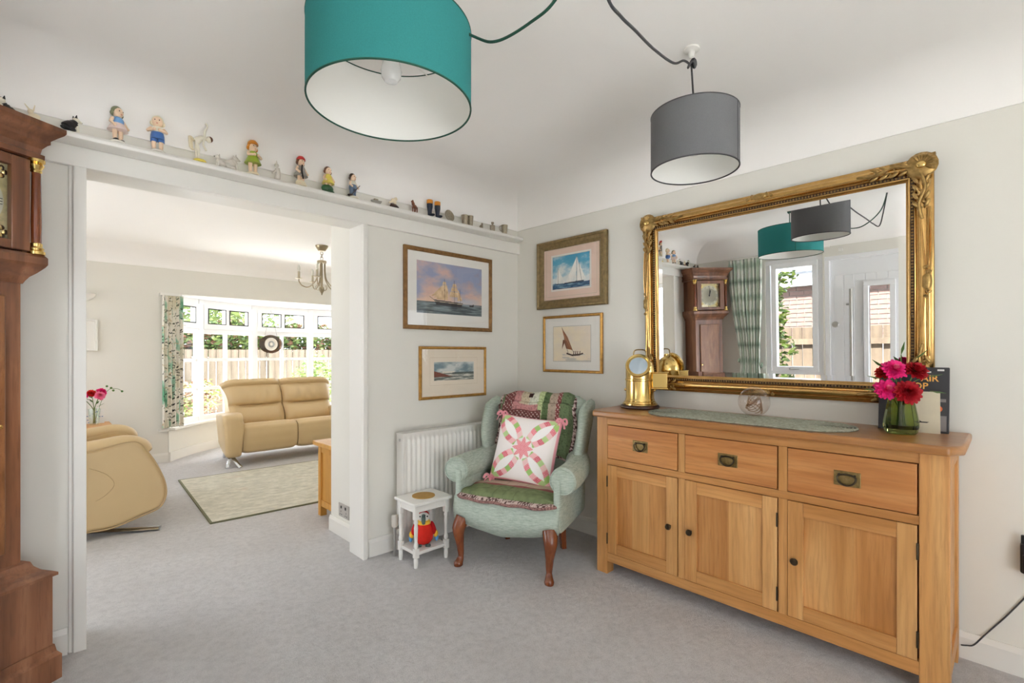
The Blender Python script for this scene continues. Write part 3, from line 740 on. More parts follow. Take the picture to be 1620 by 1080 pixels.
# ------------------------------------------------------------------ gilt mirror
MT = 0.022
mr = thing('gilt_mirror', 'large gilt framed mirror with scrolled corners hanging above the oak sideboard', 'mirror', (-0.004, -1.712, 0.955), -PI/2)
mr.rotation_euler = (MT, 0, -PI/2)
MWd, MHt = 1.272, 0.985
def frame_ring(mb, w_, h_, prof, cx=0, cz=0):
    """mitred frame: prof = (inset from the outer edge, depth towards the room (-y))"""
    loops = []
    for ins, dep in prof:
        x, z = w_/2-ins, h_/2-ins
        loops.append([(cx-x, -dep, cz-z), (cx+x, -dep, cz-z), (cx+x, -dep, cz+z), (cx-x, -dep, cz+z)])
    vs = [p for l in loops for p in l]; fs = []
    for i in range(len(loops)-1):
        for k in range(4): a = i*4+k; b = i*4+(k+1) % 4; fs.append((a, b, b+4, a+4))
    mb.add(vs, fs); return mb
ZC = MHt/2
fr = MB(); frame_ring(fr, MWd, MHt, [(0.0, 0.0), (0.0, 0.012), (0.004, 0.016), (0.012, 0.017), (0.018, 0.026), (0.026, 0.034), (0.036, 0.038), (0.043, 0.035), (0.047, 0.030), (0.049, 0.018), (0.053, 0.017), (0.055, 0.026), (0.058, 0.027), (0.060, 0.021), (0.072, 0.021), (0.073, 0.024), (0.077, 0.024), (0.082, 0.014), (0.088, 0.008)], 0, ZC)
frm = fr.build('frame', M['gilt'], mr, smooth=60)
box('backing', -MWd/2+0.02, MWd/2-0.02, -0.006, -0.001, 0.02, MHt-0.02, M['fence'], mr)
gw, gh = MWd-0.17, MHt-0.17; bv = 0.026
gm = MB(); gm.add([(-gw/2+bv, -0.0105, ZC-gh/2+bv), (gw/2-bv, -0.0105, ZC-gh/2+bv), (gw/2-bv, -0.0105, ZC+gh/2-bv), (-gw/2+bv, -0.0105, ZC+gh/2-bv)], [(0, 1, 2, 3)])
gm.build('glass', M['mirror'], mr, smooth=0)
gb = MB(); frame_ring(gb, gw, gh, [(0.0, 0.0090), (bv, 0.0105)], 0, ZC); gb.build('bevelled_edge', M['mirror'], mr, smooth=0)
chn = MB(); frame_ring(chn, MWd, MHt, [(0.0605, 0.0213), (0.0715, 0.0213)], 0, ZC); M['groove_shade'] = plain('painted_groove_shade', L(66, 46, 32), 0.6); chn.build('bead_channel', M['groove_shade'], frm, smooth=0)  # dark strip under the beads paints in the groove's shade
bd = MB()
def bead(x, z): bd.ell((x, -0.0225, z), 0.0042, 6, 4)
nx = int((MWd-0.13)/0.0125); nz = int((MHt-0.13)/0.0125)
for i in range(nx+1):
    x = -(MWd-0.132)/2+(MWd-0.132)*i/nx
    for s in (-1, 1): bead(x, ZC+s*(MHt-0.132)/2)
for i in range(1, nz):
    z = ZC-(MHt-0.132)/2+(MHt-0.132)*i/nz
    for s in (-1, 1): bead(s*(MWd-0.132)/2, z)
o = bd.build('beading', M['gilt_dk'], mr); o['kind'] = 'stuff'
def scroll(mb, cx, cz, r, turns, a0, sgn, thick, y=-0.036):
    pts = []; rad = []
    n = int(26*turns)
    for i in range(n+1):
        t = i/n; a = a0+sgn*turns*2*PI*t; q = r*(1-0.86*t)
        pts.append((cx+q*math.cos(a), y-0.006*t, cz+q*math.sin(a))); rad.append(thick*(0.5+0.5*t))
    mb.tube(pts, rad, 7)
def corner(sx, sz):
    mb = MB(); cx, cz = sx*(MWd/2-0.036), ZC+sz*(MHt/2-0.036)
    mb.ell((cx, -0.034, cz), (0.052, 0.016, 0.052), 16, 9)
    for k in range(9):      # shell ribs towards the outer corner
        a = math.atan2(sz, sx)+(k-4)*0.32
        mb.tube([(cx+0.018*math.cos(a), -0.048, cz+0.018*math.sin(a)), (cx+0.034*math.cos(a), -0.049, cz+0.034*math.sin(a)), (cx+0.046*math.cos(a), -0.036, cz+0.046*math.sin(a))], [0.004, 0.0075, 0.005], 6)
    for hor in (0, 1):      # leaf scrolls running along both sides
        for k, (d, off, r) in enumerate(((0.07, 0.012, 0.019), (0.105, -0.012, 0.016), (0.14, 0.010, 0.012), (0.168, -0.006, 0.009))):
            if hor: scroll(mb, cx-sx*d, cz+sz*off, r, 1.25, PI/2 if k % 2 else -PI/2, sx*(1 if k % 2 else -1), 0.0055)
            else: scroll(mb, cx+sx*off, cz-sz*d, r, 1.25, 0 if k % 2 else PI, sz*(1 if k % 2 else -1), 0.0055)
        if hor: mb.tube(spline([(cx-sx*0.03, -0.042, cz), (cx-sx*0.09, -0.044, cz+sz*0.012), (cx-sx*0.15, -0.042, cz-sz*0.006), (cx-sx*0.21, -0.038, cz+sz*0.002)]), 0.006, 7)
        else: mb.tube(spline([(cx, -0.042, cz-sz*0.03), (cx+sx*0.012, -0.044, cz-sz*0.09), (cx-sx*0.006, -0.042, cz-sz*0.15), (cx+sx*0.002, -0.038, cz-sz*0.21)]), 0.006, 7)
    for d in (0.055, 0.085, 0.118, 0.15):
        for off in (-0.018, 0.018):
            mb.ell((cx-sx*d, -0.040, cz+off), (0.017, 0.006, 0.007), 8, 5, rot=Matrix.Rotation(sx*(0.5 if off > 0 else -0.5), 4, 'Y'))
            mb.ell((cx+off, -0.040, cz-sz*d), (0.007, 0.006, 0.017), 8, 5, rot=Matrix.Rotation(sz*(0.5 if off > 0 else -0.5), 4, 'Y'))
    ear = [(cx+sx*0.036, cz-sz*0.03), (cx+sx*0.042, cz+sz*0.042), (cx-sx*0.03, cz+sz*0.036), (cx-sx*0.05, cz), (cx, cz-sz*0.05)]
    mb.prism(ear, 'y', -0.036, -0.006)
    o = mb.build('corner_scroll', M['gilt_dk'], frm)
    q = MB(); q.ell((cx, -0.050, cz), (0.017, 0.008, 0.014), 14, 8); q.build('cabochon', M['brass'], o)
for sx in (-1, 1):
    for sz in (-1, 1): corner(sx, sz)
for (cx, cz, hor) in ((0, ZC+MHt/2-0.02, 1), (0, ZC-MHt/2+0.02, 1), (-MWd/2+0.02, ZC, 0), (MWd/2-0.02, ZC, 0)):
    mb = MB(); mb.ell((cx, -0.034, cz), (0.036, 0.012, 0.016) if hor else (0.016, 0.012, 0.036), 14, 8)
    for s in (-1, 1):
        for k in range(3):
            d = 0.016+0.02*k
            if hor: scroll(mb, cx+s*d, cz+(0.004 if k % 2 else -0.004), 0.012-0.002*k, 1.1, PI/2, s, 0.004)
            else: scroll(mb, cx+(0.004 if k % 2 else -0.004), cz+s*d, 0.012-0.002*k, 1.1, 0, s, 0.004)
    mb.build('centre_scroll', M['gilt_dk'], frm)
# slim raised ribs wandering along the frame sides
for s in (-1, 1):
    for off, ph in ((0.014, 0), (0.034, 1.5)):
        pts = [(s*(MWd/2-off-0.008*math.sin(t*6+ph)), -0.030-0.006*(off > 0.02), ZC-MHt/2+0.2+(MHt-0.4)*t) for t in [k/30 for k in range(31)]]
        MB().tube(pts, 0.0035, 6).build('rib', M['gilt'], frm)

# ------------------------------------------------------------------ pictures
def picture(name, label, loc, rz, w_, h_, prof, fmat, mount, wide, art, aw, ah, ay, fn, lines=None, res=220):
    t = thing(name, label, 'picture', loc, rz)          # local: x right, z up from the lower edge, -y into the room
    cz = h_/2; mb = MB(); frame_ring(mb, w_, h_, prof, 0, cz); mb.build('frame', fmat, t, smooth=25)
    box('backboard', -w_/2+0.006, w_/2-0.006, -0.004, 0.0, 0.006, h_-0.006, M['fence'], t)
    ins = prof[-1][0]-0.004
    mt = box('mount', -w_/2+ins, w_/2-ins, -0.008, -0.004, ins, h_-ins, mount, t)
    nu = res; nv = int(res*ah/aw)
    g = MB(); g.grid(lambda u, v: (-aw/2+aw*u, -0.0086, cz+ay-ah/2+ah*v), nu, nv)
    a = g.build('print', M['vcol'], t, smooth=0)
    co = np.array(g.v); u = (co[:, 0]+aw/2)/aw; v = (co[:, 2]-(cz+ay-ah/2))/ah
    paint(a, fn(u, v, aw/ah))
    if lines:
        for (lw, lh, col, th) in lines:
            q = MB(); frame_ring(q, lw, lh, [(0, 0.0084), (th, 0.0084)], 0, cz+ay); q.build('wash_line', col, mt, smooth=0)
    gp = MB(); gp.add([(-w_/2+ins, -0.0115, ins), (w_/2-ins, -0.0115, ins), (w_/2-ins, -0.0115, h_-ins), (-w_/2+ins, -0.0115, h_-ins)], [(0, 1, 2, 3)])
    gp.build('glazing', M['picglass'], t, smooth=0)
    return t
def mixc(a, b, t): t = np.clip(t, 0, 1)[:, None]; return a*(1-t)+b*t
def flat(c, n): return np.tile(np.array(c, float), (n, 1))
def tri_mask(u, v, p):
    def e(a, b): return (b[0]-a[0])*(v-a[1])-(b[1]-a[1])*(u-a[0])
    d = [e(p[i], p[(i+1) % len(p)]) for i in range(len(p))]
    return np.all([x >= 0 for x in d], axis=0) | np.all([x <= 0 for x in d], axis=0)
def put(c, m, col, al=1.0):
    col = np.array(col, float) if not isinstance(col, np.ndarray) else col
    c[m] = c[m]*(1-al)+(col if col.ndim == 1 else col[m])*al
def seg_mask(u, v, a, b, w_, asp=1.0):
    ax, ay_ = a[0]*asp, a[1]; bx, by = b[0]*asp, b[1]; px, py = u*asp, v
    t = np.clip(((px-ax)*(bx-ax)+(py-ay_)*(by-ay_))/((bx-ax)**2+(by-ay_)**2+1e-9), 0, 1)
    return (px-ax-t*(bx-ax))**2+(py-ay_-t*(by-ay_))**2 < w_*w_
def art_ship(u, v, asp):
    n = len(u); f = fbm(u*5*asp*0.6, v*5, 2); g = fbm(u*3+5, v*6, 8)
    sky = mixc(flat((150, 158, 186), n), flat((208, 176, 168), n), (f-0.35)*3.2)
    sky = mixc(sky, flat((226, 196, 172), n), np.clip((0.62-v)*2.2, 0, 1)*np.clip((g-0.25)*3, 0, 1))
    sky = mixc(sky, flat((108, 108, 132), n), np.clip((v-0.45)*2, 0, 1)*np.clip((u-0.45)*2, 0, 1)*np.clip((f-0.35)*3, 0, 1))
    sea = mixc(flat((74, 84, 90), n), flat((132, 146, 148), n), (fbm(u*7, v*40, 4)-0.35)*2.6)
    sea = mixc(sea, flat((176, 178, 172), n), np.clip((0.24-np.abs(v-0.22)*4), 0, 1)*(fbm(u*9, v*30, 9) > 0.5))
    c = np.where((v < 0.235)[:, None], sea, sky)
    smoke = np.clip(1-((u-0.78)/0.24)**2-((v-0.27)/0.10)**2, 0, 1); c = mixc(c, flat((186, 190, 200), n), smoke*0.75)
    s1 = flat((226, 200, 160), n); s1 = mixc(s1, flat((176, 142, 110), n), fbm(u*30, v*14, 6)*1.2-0.3)
    for P in ([(0.34, 0.40), (0.46, 0.40), (0.45, 0.50), (0.35, 0.50)], [(0.36, 0.50), (0.45, 0.50), (0.44, 0.58), (0.37, 0.58)], [(0.37, 0.585), (0.43, 0.585), (0.42, 0.645), (0.38, 0.645)],
              [(0.47, 0.36), (0.62, 0.36), (0.61, 0.46), (0.49, 0.46)], [(0.50, 0.465), (0.61, 0.465), (0.595, 0.55), (0.51, 0.55)], [(0.52, 0.555), (0.59, 0.555), (0.58, 0.62), (0.53, 0.62)],
              [(0.20, 0.33), (0.36, 0.40), (0.36, 0.56)], [(0.24, 0.31), (0.34, 0.33), (0.36, 0.50)], [(0.27, 0.28), (0.45, 0.28), (0.46, 0.40), (0.33, 0.40)], [(0.60, 0.28), (0.68, 0.30), (0.61, 0.52)]):
        put(c, tri_mask(u, v, P), s1)
    for a, b in (((0.405, 0.2), (0.40, 0.70)), ((0.555, 0.2), (0.55, 0.68)), ((0.645, 0.2), (0.64, 0.52)), ((0.18, 0.33), (0.28, 0.235))): put(c, seg_mask(u, v, a, b, 0.004, asp), (70, 56, 48))
    put(c, tri_mask(u, v, [(0.245, 0.275), (0.28, 0.175), (0.66, 0.165), (0.69, 0.245)]), (58, 56, 58))
    put(c, seg_mask(u, v, (0.26, 0.245), (0.68, 0.222), 0.006, asp), (196, 182, 160))
    put(c, seg_mask(u, v, (0.80, 0.205), (0.86, 0.205), 0.014, asp), (50, 48, 50)); put(c, seg_mask(u, v, (0.84, 0.2), (0.86, 0.23), 0.01, asp), (50, 48, 50))
    return c
def art_sea(u, v, asp):
    n = len(u); f = fbm(u*5, v*4, 12)
    c = mixc(flat((120, 142, 150), n), flat((206, 210, 206), n), (f-0.3)*2.4)
    sea = mixc(flat((104, 112, 104), n), flat((216, 212, 200), n), (fbm(u*6, v*22, 14)-0.42)*4.5)
    c = np.where((v < 0.42+0.03*np.sin(u*7))[:, None], sea, c)
    put(c, (v < 0.52-0.7*u) & (v > 0.2), (120, 70, 56)); put(c, (v < 0.44) & (v > 0.385) & (u > 0.45), (70, 84, 84)); put(c, (np.abs(v-0.46) < 0.03) & (u > 0.2) & (u < 0.5), (226, 220, 206))
    return c
def art_yacht(u, v, asp):
    n = len(u); f = fbm(u*4, v*5, 21)
    c = mixc(flat((72, 152, 188), n), flat((226, 232, 230), n), np.clip((f-0.25)*2.2+(0.62-v)*1.6, 0, 1))
    put(c, (v > 0.74) & (f < 0.62), (74, 160, 196), 0.6)
    sea = mixc(flat((38, 74, 110), n), flat((130, 168, 188), n), (fbm(u*8, v*40, 23)-0.42)*4); c = np.where((v < 0.17+0.02*np.sin(u*12))[:, None], sea, c)
    sail = mixc(flat((248, 246, 240), n), flat((206, 214, 214), n), fbm(u*12, v*5, 25)*1.1-0.35)
    for P in ([(0.36, 0.17), (0.63, 0.17), (0.67, 0.92)], [(0.66, 0.17), (0.80, 0.19), (0.68, 0.90)], [(0.76, 0.19), (0.90, 0.22), (0.72, 0.72)], [(0.14, 0.17), (0.36, 0.16), (0.16, 0.62)], [(0.10, 0.17), (0.15, 0.17), (0.15, 0.60)]): put(c, tri_mask(u, v, P), sail)
    for a, b in (((0.665, 0.14), (0.67, 0.93)), ((0.80, 0.14), (0.72, 0.72)), ((0.155, 0.14), (0.155, 0.64))): put(c, seg_mask(u, v, a, b, 0.006, asp), (90, 96, 90))
    put(c, seg_mask(u, v, (0.34, 0.155), (0.84, 0.17), 0.016, asp), (40, 52, 66)); put(c, seg_mask(u, v, (0.10, 0.155), (0.34, 0.15), 0.008, asp), (52, 66, 80))
    return c
def art_boat(u, v, asp):
    n = len(u); f = fbm(u*3, v*3, 31)
    c = mixc(flat((238, 224, 196), n), flat((226, 214, 200), n), f*2-0.5)
    put(c, (v < 0.20) & (fbm(u*4, v*20, 33) > 0.5) & (u > 0.25), (186, 186, 182), 0.7)
    put(c, tri_mask(u, v, [(0.24, 0.96), (0.36, 0.40), (0.54, 0.30), (0.40, 0.70)]), (176, 120, 84)); put(c, tri_mask(u, v, [(0.24, 0.34), (0.27, 0.62), (0.33, 0.58)]), (110, 64, 44)); put(c, tri_mask(u, v, [(0.28, 0.62), (0.36, 0.60), (0.52, 0.32), (0.36, 0.36)]), (150, 96, 66))
    for a, b, q in (((0.24, 0.97), (0.55, 0.27), 0.006), ((0.30, 0.66), (0.42, 0.2), 0.006), ((0.38, 0.22), (0.52, 0.17), 0.022), ((0.52, 0.17), (0.72, 0.19), 0.026), ((0.70, 0.19), (0.80, 0.22), 0.02)): put(c, seg_mask(u, v, a, b, q, asp), (74, 58, 50))
    for x in (0.56, 0.61, 0.66, 0.72): put(c, seg_mask(u, v, (x, 0.2), (x+0.01, 0.28), 0.014, asp), (86, 64, 56))
    return c
thin = [(0, 0), (0, 0.016), (0.004, 0.02), (0.010, 0.02), (0.014, 0.016), (0.020, 0.017), (0.026, 0.012), (0.026, 0.008)]
wide_ = [(0, 0), (0, 0.022), (0.006, 0.03), (0.016, 0.031), (0.022, 0.024), (0.040, 0.022), (0.052, 0.014), (0.056, 0.015), (0.060, 0.009)]
slim = [(0, 0), (0, 0.013), (0.004, 0.018), (0.012, 0.018), (0.018, 0.012), (0.018, 0.008)]
M['line_blk'] = plain('dark_wash_line', L(90, 84, 76), 0.9); M['line_tan'] = plain('tan_wash_line', L(200, 184, 160), 0.9)
picture('ship_painting', 'brown framed print of a square-rigged ship at sea with smoke', (-0.623, -0.001, 1.312), 0, 0.708, 0.508, thin, M['frame_brn'], M['mat_white'], 0, 0, 0.525, 0.325, 0.012, art_ship)
picture('sea_painting', 'small gilt framed landscape of stormy sea in a wide cream mount', (-0.594, -0.001, 0.872), 0, 0.545, 0.335, slim, M['frame_gilt'], M['mat_cream'], 0, 0, 0.325, 0.118, 0.008, art_sea, [(0.39, 0.178, M['line_tan'], 0.0015)])
picture('yacht_painting', 'wide olive gold framed print of white racing yachts under blue sky', (-0.001, -0.510, 1.470), -PI/2, 0.590, 0.466, wide_, M['frame_olive'], M['mat_pink'], 0, 0, 0.315, 0.222, 0.008, art_yacht, [(0.34, 0.247, M['mat_white'], 0.010), (0.43, 0.325, M['line_tan'], 0.003)])
picture('boat_painting', 'gilt framed sketch of a brown-sailed fishing boat', (-0.001, -0.517, 1.034), -PI/2, 0.500, 0.386, slim, M['frame_gilt'], M['mat_white'], 0, 0, 0.315, 0.232, 0.0, art_boat, [(0.321, 0.238, M['line_blk'], 0.0015)])
# ------------------------------------------------------------------ longcase clock set across the corner
ck = thing('longcase_clock', 'dark oak longcase clock with brass capped columns standing across the corner', 'clock', (-2.713, -0.29, 0), math.radians(32))
CW = M['clockwood']
def tier(name, prof, y0, dep, mat=CW, parent=None):
    """stack of mouldings: prof = (half width, z); front face moves out with the half width"""
    base = prof[0][0]; vs = []
    for hw, z in prof:
        d = hw-0.162
        vs += [(-hw, y0-d, z), (hw, y0-d, z), (hw, y0+dep, z), (-hw, y0+dep, z)]
    k = len(prof); fs = [(3, 2, 1, 0), tuple(range(4*k-4, 4*k))]
    for i in range(k-1):
        for j in range(4): a = i*4+j; b = i*4+(j+1) % 4; fs.append((a, b, b+4, a+4))
    return MB().add(vs, fs).build(name, mat, parent or ck, smooth=0)
TY = 0.035                                            # trunk front
tier('plinth', [(0.250, 0.0), (0.250, 0.085), (0.240, 0.10), (0.236, 0.125)], TY+0.03, 0.20)
tier('base', [(0.232, 0.125), (0.232, 0.375)], TY+0.03, 0.20)
tier('base_moulding', [(0.236, 0.375), (0.236, 0.385), (0.225, 0.392), (0.205, 0.402), (0.190, 0.42), (0.184, 0.437), (0.170, 0.445)], TY+0.012, 0.21)
tier('trunk', [(0.162, 0.44), (0.162, 1.42)], TY, 0.20)
td = MB(); td.box(-0.115, 0.115, TY-0.014, TY, 0.49, 1.36); tdo = td.build('trunk_door', M['clockdoor'], ck, bevel=0.006, seg=3)
MB().lathe([(0.007, 0), (0.007, -0.003), (0.001, -0.004)], 12, c=(0.098, TY-0.014, 0.92), axis='y').build('escutcheon', M['brass'], tdo)
tier('hood_moulding', [(0.166, 1.405), (0.170, 1.415), (0.178, 1.43), (0.192, 1.445), (0.207, 1.465), (0.212, 1.475), (0.212, 1.498), (0.205, 1.508)], TY, 0.21)
hood = MB(); hy0, hy1 = 0.014, 0.235
hood.box(-0.175, -0.155, hy0, hy1, 1.505, 1.835); hood.box(0.155, 0.175, hy0, hy1, 1.505, 1.835); hood.box(-0.155, 0.155, hy1-0.01, hy1, 1.505, 1.835)
hood.build('hood', CW, ck, smooth=0)
hd_ = MB(); hd_.box(-0.165, -0.112, -0.008, 0.014, 1.515, 1.83); hd_.box(0.112, 0.165, -0.008, 0.014, 1.515, 1.83); hd_.box(-0.112, 0.112, -0.008, 0.014, 1.515, 1.545); hd_.box(-0.112, 0.112, -0.008, 0.014, 1.795, 1.83)
hdo = hd_.build('hood_door', CW, ck, bevel=0.003)
box('door_glass', -0.112, 0.112, 0.002, 0.004, 1.545, 1.795, M['picglass'], hdo)
dial = MB(); dial.box(-0.125, 0.125, 0.05, 0.054, 1.54, 1.80); M['dial'] = plain('brass_dial', L(206, 192, 140), 0.5, 0.45, vary=0.2, vs=60)
dl = dial.build('dial', M['dial'], ck)
ch = MB(); ch.lathe([(0.082, 0.05), (0.082, 0.0475), (0.108, 0.0475), (0.108, 0.05)], 48, c=(0, 0, 1.67), axis='y'); M['chapter'] = plain('silvered_ring', L(206, 202, 180), 0.5, 0.2); ch.build('chapter_ring', M['chapter'], dl)
nm = MB()
for k in range(12):
    a = 2*PI*k/12
    for off in ((-0.006, 0.006) if k % 3 else (-0.009, 0, 0.009)):
        c_, s_ = math.cos(a), math.sin(a)
        p0 = Vector((0.086*s_+off*c_, 0.0465, 1.67+0.086*c_-off*s_)); p1 = Vector((0.104*s_+off*c_, 0.0465, 1.67+0.104*c_-off*s_))
        nm.tube([p0, p1], 0.0014, 4)
nm.build('hour_marks', M['ink'], dl)
for (sx, sz) in ((-1, -1), (1, -1), (-1, 1), (1, 1)):
    sp = MB()
    for k in range(5):
        a = 2*PI*k/5; sp.ell((sx*0.098+0.014*math.cos(a), 0.048, 1.67+sz*0.10+0.014*math.sin(a)), (0.009, 0.003, 0.009), 8, 5)
    sp.build('spandrel', M['brass'], dl)
hnd = MB(); hnd.tube([(0, 0.044, 1.66), (-0.012, 0.044, 1.715), (-0.016, 0.044, 1.735)], [0.003, 0.005, 0.001], 6); hnd.tube([(0, 0.042, 1.66), (-0.006, 0.042, 1.76)], [0.0035, 0.0015], 6); hnd.ell((0, 0.043, 1.67), (0.008, 0.003, 0.008), 10, 6)
hnd.build('hands', M['ink'], dl)
dl.location = (0, -0.026, 0)
for s in (-1, 1):
    c = MB(); c.lathe([(0.0135, 1.545), (0.0145, 1.62), (0.0125, 1.795)], 18, c=(s*0.186, 0.0, 0)); col = c.build('column', M['mahog'], ck)
    cp_ = MB(); cp_.lathe([(0.013, 1.792), (0.016, 1.797), (0.014, 1.803), (0.017, 1.808), (0.022, 1.818), (0.017, 1.824), (0.024, 1.829), (0.024, 1.838)], 20, c=(s*0.186, 0, 0)); cp_.build('capital', M['brass'], col)
    b_ = MB(); b_.lathe([(0.024, 1.508), (0.024, 1.518), (0.019, 1.522), (0.021, 1.529), (0.016, 1.535), (0.0165, 1.545), (0.013, 1.549)], 20, c=(s*0.186, 0, 0)); b_.build('column_base', M['brass'], col)
tier('cornice', [(0.196, 1.835), (0.206, 1.84), (0.206, 1.858), (0.198, 1.862), (0.201, 1.88), (0.211, 1.895), (0.217, 1.90), (0.217, 1.912), (0.231, 1.928), (0.243, 1.94), (0.247, 1.948), (0.247, 1.962)], TY, 0.205)

# ------------------------------------------------------------------ pendant lamps on swagged flex
def pendant(label, x, y, zb, zt, r, fab, trim, seam_a, cordpts, hook, flexmat, collar=False):
    t = thing('drum_pendant_lamp', label, 'lamp', (x, y, zb))
    H = zt-zb
    o = MB(); o.lathe([(r, 0), (r, H)], 96); o.f = o.f[:-2]; o.m = o.m[:-2]
    shade = o.build('shade', fab, t)
    i_ = MB(); i_.lathe([(r-0.003, 0), (r-0.003, H)], 96); i_.f = i_.f[:-2]; i_.m = i_.m[:-2]; i_.build('lining', M['shade_in'], shade)
    for z in (0, H):
        q = MB(); q.tube([((r-0.0015)*math.cos(2*PI*k/96), (r-0.0015)*math.sin(2*PI*k/96), z) for k in range(96)], 0.0028, 6, closed=True); q.build('rim', trim, shade)
    sm = MB(); a = seam_a; sm.box(r, r+0.0012, -0.0012, 0.0012, 0, H); sm.xf(Matrix.Rotation(a, 4, 'Z')); sm.build('seam', trim, shade)
    sp = MB(); zc = H-0.035
    for k in range(3):
        a = 2*PI*k/3+0.5; sp.tube([(0.02*math.cos(a), 0.02*math.sin(a), zc), ((r-0.003)*math.cos(a), (r-0.003)*math.sin(a), H-0.004)], 0.0018, 5)
    sp.tube([(0.02*math.cos(2*PI*k/20), 0.02*math.sin(2*PI*k/20), zc) for k in range(20)], 0.003, 6, closed=True)
    sp.build('carrier', M['gloss'], t)
    h_ = MB(); h_.lathe([(0.001, H+0.03), (0.010, H+0.03), (0.016, H+0.005), (0.018, zc-0.02), (0.014, zc-0.028), (0.001, zc-0.028)], 18); h_.build('lamp_holder', M['gloss'], t)
    b = MB(); zb_ = zc-0.025; b.lathe([(0.012, zb_), (0.014, zb_-0.012), (0.024, zb_-0.03), (0.0295, zb_-0.052), (0.027, zb_-0.070), (0.018, zb_-0.083), (0.001, zb_-0.088)], 24); b.build('bulb', M['bulb'], t)
    p = [(c[0]-x, c[1]-y, c[2]-zb) for c in cordpts]
    MB().tube(spline(p, 10), 0.0038, 8).build('flex', flexmat, t)
    MB().tube([(0, 0, H+0.02), (hook[0]-x, hook[1]-y, hook[2]-zb-0.01)], 0.0035, 8).build('drop_flex', flexmat, t)
    hk = MB(); hx, hy, hz = hook[0]-x, hook[1]-y, hook[2]-zb
    hk.lathe([(0.028, CEIL-zb), (0.028, CEIL-zb-0.006), (0.012, CEIL-zb-0.012), (0.009, CEIL-zb-0.03), (0.004, CEIL-zb-0.034)], 20, c=(hx, hy, 0))
    hk.build('ceiling_hook', M['gloss'], t)
    kn = MB()
    for k in range(3): kn.tube([(hx+0.012*math.cos(u)+0.004*k, hy+0.012*math.sin(u), hz-0.004+0.006*k+0.008*math.sin(2*u)) for u in [2*PI*j/14 for j in range(14)]], 0.0042, 6, closed=True)
    kn.build('flex_knot', flexmat, t)
    return t
M['bulb'] = plain('opal_bulb', L(236, 238, 238), 0.2, spec=0.6)
ROSE = (-1.71, -1.97, CEIL-0.03)
T_ = (-1.825, -1.325); G_ = (-0.858, -1.764)
pendant('large teal drum lampshade hanging on a green flex', T_[0], T_[1], 1.87, 2.083, 0.2275, M['teal'], M['teal_dk'], math.radians(-25), [(T_[0], T_[1], 2.215), (-1.75, -1.41, 2.13), (-1.678, -1.517, 2.046), (-1.667, -1.60, 2.0), (-1.673, -1.73, 1.984), (-1.688, -1.83, 1.988), (-1.70, -1.93, 2.08), ROSE], (T_[0], T_[1], 2.215), M['teal_dk'])
pendant('smaller dark grey drum lampshade hanging on a grey flex near the mirror', G_[0], G_[1], 1.822, 2.022, 0.150, M['greyshade'], M['grey_dk'], math.radians(-88), [(-0.865, -1.752, 2.205), (-0.95, -1.77, 2.175), (-1.08, -1.80, 2.10), (-1.29, -1.85, 2.03), (-1.45, -1.885, 1.995), (-1.55, -1.91, 1.968), (-1.635, -1.93, 1.962), (-1.69, -1.943, 2.05), ROSE], (-0.862, -1.756, 2.205), M['grey_dk'])
tag(MB().lathe([(0.055, 0), (0.055, -0.008), (0.035, -0.022), (0.012, -0.034), (0.001, -0.034)], 28).build('ceiling_rose', M['gloss'], loc=(ROSE[0], ROSE[1], CEIL)), 'white ceiling rose from which both lamp flexes run', 'ceiling rose')

# ------------------------------------------------------------------ radiator
ra = thing('radiator', 'white ribbed panel radiator on the wall behind the little stool', 'radiator', (-0.675, -0.034, 0.108))
rw, rh = 0.75, 0.592
def rib(u, v):
    x = -rw/2+0.012+(rw-0.024)*u; k = math.sin(2*PI*u*22)
    d = 0.006*max(-1, min(1, k*1.6)) if 0.06 < v < 0.94 else -0.002
    return (x, -0.078-d, 0.012+(rh-0.02)*v)
p = MB(); p.grid(rib, 264, 1); 
rv = [0, 0.05, 0.075, 0.925, 0.95, 1]
p = MB(); p.grid(lambda u, v: (lambda vv: (-rw/2+0.012+(rw-0.024)*u, -0.078-(0.006*max(-1, min(1, math.sin(2*PI*u*22)*1.6)) if 0.06 < vv < 0.94 else -0.004), 0.012+(rh-0.02)*vv))(rv[int(round(v*5))]), 264, 5)
p.build('front_panel', M['gloss'], ra, smooth=50)
box('back_panel', -rw/2+0.012, rw/2-0.012, -0.030, -0.022, 0.012, rh-0.02, M['gloss'], ra)
for s in (-1, 1): box('side_cover', s*rw/2-0.008 if s > 0 else -rw/2, rw/2 if s > 0 else -rw/2+0.008, -0.09, -0.015, 0.0, rh, M['gloss'], ra, bevel=0.003)
gt = MB(); gt.box(-rw/2, rw/2, -0.09, -0.082, rh-0.012, rh); gt.box(-rw/2, rw/2, -0.02, -0.012, rh-0.012, rh)
for k in range(60): x = -rw/2+0.01+(rw-0.02)*k/59; gt.box(x-0.003, x+0.003, -0.083, -0.019, rh-0.005, rh)
gt.build('top_grille', M['gloss'], ra)
for s in (-0.28, 0.28): box('bracket', s-0.02, s+0.02, -0.022, 0.03, 0.15, 0.45, M['gloss'], ra)
MB().lathe([(0.008, 0), (0.008, -0.004), (0.004, -0.006), (0.001, -0.006)], 12, c=(-rw/2, -0.055, rh-0.04), axis='x').build('bleed_plug', M['steel'], ra)
vv = MB(); vv.tube([(-rw/2, -0.055, 0.05), (-rw/2-0.035, -0.055, 0.05)], 0.009, 10); vv.tube([(-rw/2-0.035, -0.055, -0.108), (-rw/2-0.035, -0.055, 0.06)], 0.0075, 10)
vl_ = vv.build('valve', M['steel'], ra)
